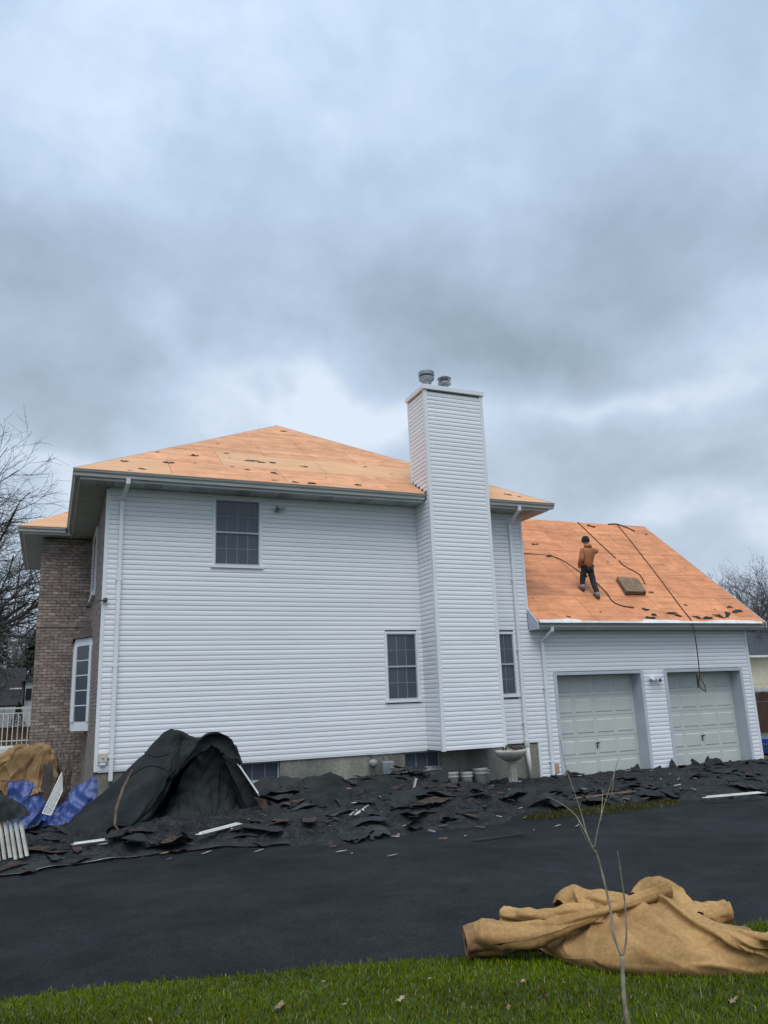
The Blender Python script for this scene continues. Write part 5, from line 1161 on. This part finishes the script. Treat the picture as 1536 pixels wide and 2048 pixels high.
# ridge mess
rope([rp(16.7, 20.16), rp(17.1, 20.2), rp(17.35, 20.05), rp(17.5, 19.85)], 'tangle of dark strap end at the garage ridge', .022)

# ------------------------------------------------------------------ roofer
def skin(name, verts, edges, radii, mat, parent, sub=2, root=0):
    me = bpy.data.meshes.new(name); off = worg(parent); me.from_pydata([tuple(Vector(v)-off) for v in verts], edges, [])
    me.materials.append(mat); o = bpy.data.objects.new(name, me); COL.objects.link(o); o.parent = parent
    o.modifiers.new('s', 'SKIN')
    for i, r_ in enumerate(radii): sv = me.skin_vertices[0].data[i]; sv.radius = (r_, r_) if not hasattr(r_, '__len__') else r_; sv.use_root = (i == root)
    s = o.modifiers.new('u', 'SUBSURF'); s.levels = sub; s.render_levels = sub; me.shade_smooth() if me.polygons else None
    o.modifiers['s'].use_smooth_shade = True
    return o
pt = thing('person', 'roofer in brown hooded jacket, black trousers and knit cap standing on the garage roof', 'person', (13.05, 16.75, 4.5))
fl_, fr_ = Vector((12.99, 16.94, groofz(16.94)+.05)), Vector((13.23, 16.66, groofz(16.66)+.05))
hip = Vector((13.13, 16.86, 5.33)); che = Vector((13.16, 16.80, 5.72)); nk = Vector((13.15, 16.80, 5.88)); hd = Vector((13.14, 16.83, 6.02))
hl, hr = hip+Vector((-.09, .0, -.03)), hip+Vector((.09, 0, -.03)); kl, kr = hl.lerp(fl_, .48)+Vector((-.01, .05, 0)), hr.lerp(fr_, .5)+Vector((.02, .04, 0))
sl_, sr_ = che+Vector((-.17, 0, .05)), che+Vector((.17, 0, .06))
el_, wl_ = Vector((12.89, 16.76, 5.52)), Vector((12.97, 16.98, 5.38)); er_, wr_ = Vector((13.49, 16.80, 5.76)), Vector((13.35, 16.98, 5.88))
# body
V = [hip, che, nk, hd, hl, kl, fl_, hr, kr, fr_, sl_, el_, wl_, sr_, er_, wr_, hd+Vector((0, 0, .07)), fl_+Vector((0, .14, .06)), fr_+Vector((0, .14, .06))]
Ed = [(0, 1), (1, 2), (2, 3), (3, 16), (0, 4), (4, 5), (5, 6), (0, 7), (7, 8), (8, 9), (1, 10), (10, 11), (11, 12), (1, 13), (13, 14), (14, 15), (6, 17), (9, 18)]
Rr = [(.12, .09), (.14, .095), .048, .085, .075, .052, .038, .075, .052, .038, .05, .038, .028, .05, .038, .028, .07, .03, .03]
skin('body', V, Ed, Rr, M_['skin'], pt)
# trousers
V = [hip+Vector((0, 0, .0)), hl, kl, fl_+Vector((0, 0, .13)), hr, kr, fr_+Vector((0, 0, .12))]
skin('trousers', V, [(0, 1), (1, 2), (2, 3), (0, 4), (4, 5), (5, 6)], [(.13, .10), .10, .08, .064, .10, .08, .066], M_['trousers'], pt)
# jacket with sleeves, hood
V = [hip+Vector((0, -.01, -.07)), hip.lerp(che, .5), che, nk+Vector((0, -.02, -.02)), sl_, el_, wl_, sr_, er_, wr_]
skin('jacket', V, [(0, 1), (1, 2), (2, 3), (2, 4), (4, 5), (5, 6), (2, 7), (7, 8), (8, 9)], [(.20, .15), (.185, .145), (.19, .14), (.11, .10), .092, .075, .055, .092, .077, .057], M_['jacket'], pt)
skin('hood', [nk+Vector((-.06, -.07, .0)), nk+Vector((0, -.095, .01)), nk+Vector((.06, -.07, .0)), nk+Vector((.10, .0, .02)), nk+Vector((-.10, .0, .02))], [(0, 1), (1, 2), (2, 3), (0, 4)], [.055, .062, .055, .04, .04], M_['jacket'], pt)
MB().lathe(tuple(hd+Vector((0, -.005, .015))), [(.104, 0), (.108, .03), (.104, .07), (.085, .115), (.05, .145), (.015, .155)], 16).build('knit_cap', M_['knit'], pt, smooth=True)
MB().lathe(tuple(hd+Vector((0, -.005, .0))), [(.106, 0), (.112, .01), (.112, .04), (.106, .05)], 16).build('cap_brim', M_['knit'], pt, smooth=True)
for f_ in (fl_, fr_):
    MB().lathe(tuple(f_+Vector((0, 0, .06))), [(.05, 0), (.058, .03), (.060, .08), (.055, .10)], 12).build('sock', M_['sock'], pt, smooth=True)
    skin('boot', [f_+Vector((0, -.05, -.01)), f_+Vector((0, 0, .02)), f_+Vector((0, .10, .06)), f_+Vector((0, .17, .13)), f_+Vector((0, .0, .09))], [(0, 1), (1, 2), (2, 3), (1, 4)], [.045, .052, .045, .035, .05], M_['boot'], pt, root=1)
for w_, dx in ((wl_, 1), (wr_, -1)):      # hands with fingers
    for k in range(5):
        b_ = w_+Vector((dx*.01*(k-2), .02+.0*k, -.01*k)); L_ = (.05, .07, .075, .07, .055)[k]
        MB().tube([b_, b_+Vector((dx*.02, L_*.6, .01)), b_+Vector((dx*.04, L_, -.01))], [.013, .011, .008], 6).build('finger', M_['skin'], pt, smooth=True)

# ------------------------------------------------------------------ porch railing behind the wing
t = thing('porch_railing', 'white metal porch railing beyond the brick wing at the left', 'railing', (-1.5, 23.4, 1.2))
y = 23.3
MB().box(-4.5, -.38, y-.02, y+.02, 2.22, 2.26).build('top_rail', M_['railwhite'], t); MB().box(-4.5, -.38, y-.015, y+.015, 2.10, 2.125).build('rail', M_['railwhite'], t); MB().box(-4.5, -.38, y-.015, y+.015, 1.40, 1.43).build('rail', M_['railwhite'], t)
for i in range(34): x = -.42-.12*i; MB().box(x-.011, x+.011, y-.011, y+.011, 1.25, 2.10).build('baluster', M_['railwhite'], t)
for x in (-1.5, -2.9, -4.3): MB().box(x-.03, x+.03, y-.03, y+.03, 1.2, 2.3).build('post', M_['railwhite'], t)
t = thing('porch', 'raised porch slab with white edge behind the brown canvas', 'porch', (-2, 24, 0))
MB().box(-4.6, -.36, y-.08, 26, 1.10, 1.21).build('slab', M_['railwhite'], t); MB().box(-4.5, -.38, y+.05, 25.9, 0, 1.10).build('base', M_['seam'], t)
# far neighbour buildings on the left
t = thing('neighbour_barn', 'dark brown low building beyond the porch railing at the left', 'building', (-4, 48, 0))
MB().box(-9, -1.22, 48, 54, 0, 2.7).build('wall', M_['brownwall'], t); MB().prism([(-9.4, 47.4, 2.6), (-9.4, 54.6, 2.6), (-9.4, 51, 4.75)], (8.2, 0, 0)).build('roof', M_['brownwall'], t)
MB().box(-1.9, -1.3, 47.9, 47.98, 3.45, 3.52).build('fascia', M_['railwhite'], t)
t = thing('neighbour_house', 'grey white end of a neighbouring house at the brick wing edge', 'house', (0, 50, 0))
MB().box(-1.15, 3.5, 49, 54, 0, 3.9).build('wall', M_['soffit'], t); MB().prism([(-1.35, 48.8, 3.9), (3.7, 48.8, 3.9), (1.2, 48.8, 4.9)], (0, 5.4, 0)).build('roof', M_['roofdark'], t)
MB().box(-1.1, -.8, 48.93, 48.99, 2.9, 3.5).build('window', M_['dark'], t)
t = thing('white_fence', 'low white fence far behind the porch railing', 'fence', (-3, 40, 0))
for i in range(36): x = -9+.25*i; MB().box(x, x+.235, 40, 40.03, 1.55, 2.45).build('picket', M_['railwhite'], t)
MB().box(-9, 0, 40.03, 40.08, 2.2, 2.28).build('rail', M_['railwhite'], t)
MB().box(-9, 0, 40.1, 41, 0, 1.6).build('bank', M_['seam'], t)

# neighbour house on the right
t = thing('neighbour_house', 'cream sided neighbour house with dark roof and deck at the right edge', 'house', (42, 35, 0))
MB().box(37.2, 50, 35, 44, -1.5, 3.95).build('wall', M_['creamsiding'], t)
rf = MB(); e0, e1_, e2, e3 = (36.9, 34.6, 3.85), (50.5, 34.6, 3.85), (50.5, 44.4, 3.85), (36.9, 44.4, 3.85); rf.poly([e0, e1_, (46, 39.5, 5.6), (37.6, 39.5, 5.9)]); rf.poly([e1_, e2, (46, 39.5, 5.6)]); rf.poly([e2, e3, (37.6, 39.5, 5.9), (46, 39.5, 5.6)]); rf.poly([e3, e0, (37.6, 39.5, 5.9)]); rf.poly([e3, e2, e1_, e0]); rf.build('roof', M_['roofdark'], t)
MB().box(36.85, 50.5, 34.48, 34.58, 3.75, 3.87).build('gutter', M_['railwhite'], t)
for i in range(18): MB().box(38.3, 50, 34.975, 34.992, 2.2+.09*i, 2.28+.09*i).build('siding_board', M_['creamsiding'], t)
wn = MB().box(37.35, 38.28, 34.93, 34.98, 2.5, 3.65).build('window', M_['railwhite'], t)
for z0, z1 in ((2.56, 3.05), (3.11, 3.6)): MB().box(37.42, 38.2, 34.91, 34.928, z0, z1).build('pane', M_['glass'], wn)
t = thing('deck', 'weathered wooden deck with baluster railing on the neighbour house', 'deck', (39, 33, 0))
MB().box(37.2, 44, 32.2, 34.9, 1.80, 1.95).build('floor', M_['railwhite'], t); MB().box(37.2, 44, 32.15, 32.25, 2.68, 2.76).build('top_rail', M_['deckwood'], t)
for i in range(30): MB().box(37.25+.15*i, 37.31+.15*i, 32.17, 32.22, 1.95, 2.68).build('baluster', M_['deckwood'], t)
for x in (37.3, 39.5, 41.7): MB().box(x-.06, x+.06, 32.12, 32.26, -1, 2.8).build('post', M_['fencewood'], t)
t = thing('wooden_fence', 'reddish brown board fence below the neighbour deck', 'fence', (36, 30, 0))
for i in range(40): MB().box(33.2+.16*i, 33.35+.16*i, 30+.02*(i % 2), 30.04+.02*(i % 2), -.1, 1.75+.05*sin(i)).build('board', M_['fencewood'], t)
solo(MB().box(21.0, 23.5, 18.6, 20.5, 0, .28).box(21.3, 22.8, 18.8, 20, .28, .42), 'blue_tarp', M_['blue'], 'low blue covered pile beyond the garage corner', 'tarp')
solo(MB().box(24, 40, 28.5, 29.5, -.05, 1.35), 'hedge', M_['fencewood'], 'low bare reddish hedge beyond the garage corner', 'hedge')

# ------------------------------------------------------------------ trees
def bare_tree(base, height, spread, seed, mat, name, label, cat='tree', group=None, lean=(0, 0), levels=6, r0=None, twig=.012, low=.25, trunks=1, dens=1.0):
    r = random.Random(seed); t = thing(name, label, cat, base, group); tr = MB(); cr = MB()
    r0 = r0 or height*.02
    def grow(p, d, L_, rad, lv):
        n_ = 4 if lv < 3 else 3; pts_ = [p]; q = p; dd = d.copy()
        for i in range(n_):
            dd = (dd + Vector((r.gauss(0, .16), r.gauss(0, .16), r.gauss(.03, .10)))).normalized(); q = q + dd*(L_/n_); pts_.append(q)
        r1 = max(rad*.55, twig*.4)
        (tr if lv == 0 else cr).tube(pts_, [rad+(r1-rad)*i/n_ for i in range(n_+1)], 7 if lv == 0 else (5 if lv < 3 else 3), cap=False)
        if lv >= levels: return
        k = (5 if lv < 2 else 4 if lv < 4 else 3)
        k = max(2, int(round(k*dens)))
        for i in range(k):
            f_ = (.35 if lv == 0 else .25) + .75*(i+r.random()*.6)/k; f_ = min(f_, 1); j = min(int(f_*n_), n_-1); b = pts_[j].lerp(pts_[j+1], f_*n_-j)
            ax = dd.orthogonal().normalized(); ax.rotate(__import__('mathutils').Quaternion(dd, r.uniform(0, 2*pi)))
            nd = dd.copy(); nd.rotate(__import__('mathutils').Quaternion(ax, radians(r.uniform(22, 58)))); nd = (nd*1.0 + Vector((0, 0, .12 if lv < 3 else .0)))
            nd.x *= spread; nd.y *= spread; nd.normalize()
            grow(b, nd, L_*r.uniform(.55, .78), max(rad*(.62 if lv == 0 else .58)*(1.1-.4*f_), twig*.5), lv+1)
    for k in range(trunks):
        a = r.uniform(0, 6.3); grow(Vector(base)+Vector((cos(a)*.3, sin(a)*.3, 0))*(k > 0), Vector((lean[0]+(.25*cos(a) if trunks > 1 else 0), lean[1], 1)).normalized(), height*.42, r0*(1 if k == 0 else .8), 0)
    tr.build('trunk', mat, t, smooth=True); cr.build('crown', mat, t)
    return t
def conifer(base, height, rad, seed, label, group=None, name='evergreen_tree'):
    r = random.Random(seed); t = thing(name, label, 'tree', base, group); b = Vector(base)
    MB().tube([b, b+H*height], [height*.02, .02], 6).build('trunk', M_['bark'], t)
    m = MB()
    for i in range(int(1500)):
        f_ = r.random()**.8; z = height*(.12+.88*f_); R_ = rad*(1-f_)**.8*(.55+.5*r.random())*(1+.25*sin(z*3.1+seed)); a = r.uniform(0, 2*pi)
        c = b+Vector((cos(a)*R_, sin(a)*R_, z-R_*.25)); s_ = r.uniform(.12, .34)*height/9; o_ = Vector((cos(a), sin(a), -.35+r.gauss(0, .25))); sd_ = o_.cross(H).normalized()*s_*.4
        m.poly([c-o_*s_*.5-sd_, c-o_*s_*.5+sd_, c+o_*s_]); m.poly([c-o_*s_*.6, c+sd_*.8+H*s_*.3, c-sd_*.5-H*s_*.3])
    m.build('crown', M_['needle'], t); return t
bare_tree((-4.0, 31, 0), 14.0, 1.35, 3, M_['bark'], 'bare_tree', 'tall bare tree at the left edge reaching over the porch', lean=(.10, 0), r0=.28, twig=.011)
bare_tree((-4.2, 39, 0), 12, 1.3, 12, M_['bark'], 'bare_tree', 'bare tree behind the tall one at the left edge', r0=.22, twig=.012)
k_ = 0
for (x, y, h_, s_) in ((-7, 62, 13, 21), (-3.5, 58, 11, 22), (-1.2, 66, 12, 23), (1.5, 60, 11, 24), (-10, 70, 14, 25)):
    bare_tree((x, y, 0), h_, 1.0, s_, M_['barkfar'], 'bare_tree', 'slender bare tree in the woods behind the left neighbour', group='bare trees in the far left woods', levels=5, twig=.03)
conifer((-3.2, 54.5, 0), 9.0, 2.6, 4, 'dark evergreen tree behind the dark brown building')
conifer((-6.2, 56, 0), 10.0, 2.8, 5, 'taller dark evergreen tree at the left frame edge')
conifer((-.9, 57, 0), 7.5, 2.2, 6, 'small dark evergreen tree beside the brick wing edge')
sh = conifer((-.75, 26.2, 1.1), 1.35, .5, 8, 'small dark shrub on the porch beside the brick wing', name='porch_shrub')
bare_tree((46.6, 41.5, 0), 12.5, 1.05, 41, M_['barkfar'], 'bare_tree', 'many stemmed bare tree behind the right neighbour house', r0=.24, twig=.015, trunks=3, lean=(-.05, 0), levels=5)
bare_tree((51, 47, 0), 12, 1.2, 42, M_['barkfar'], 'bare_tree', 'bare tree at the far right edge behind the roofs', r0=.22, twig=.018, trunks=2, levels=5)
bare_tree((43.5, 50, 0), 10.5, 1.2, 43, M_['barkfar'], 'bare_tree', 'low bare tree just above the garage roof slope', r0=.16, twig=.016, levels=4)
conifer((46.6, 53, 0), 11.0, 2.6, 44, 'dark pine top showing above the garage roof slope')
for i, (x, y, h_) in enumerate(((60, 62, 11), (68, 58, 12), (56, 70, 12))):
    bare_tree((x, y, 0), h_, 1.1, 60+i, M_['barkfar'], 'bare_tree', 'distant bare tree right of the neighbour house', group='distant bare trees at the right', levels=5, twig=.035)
# far wooded band
m = MB(); r_ = random.Random(9)
for i in range(2600):
    a = radians(-75+150*r_.random()); R_ = r_.uniform(110, 170); x, y = sin(a)*R_, cos(a)*R_; h_ = r_.uniform(6, 13); w_ = r_.uniform(.1, .5)
    m.tube([(x, y, 0), (x+r_.gauss(0, .8), y, h_*.6), (x+r_.gauss(0, 1.6), y, h_)], [w_, w_*.6, .05], 3, cap=False)
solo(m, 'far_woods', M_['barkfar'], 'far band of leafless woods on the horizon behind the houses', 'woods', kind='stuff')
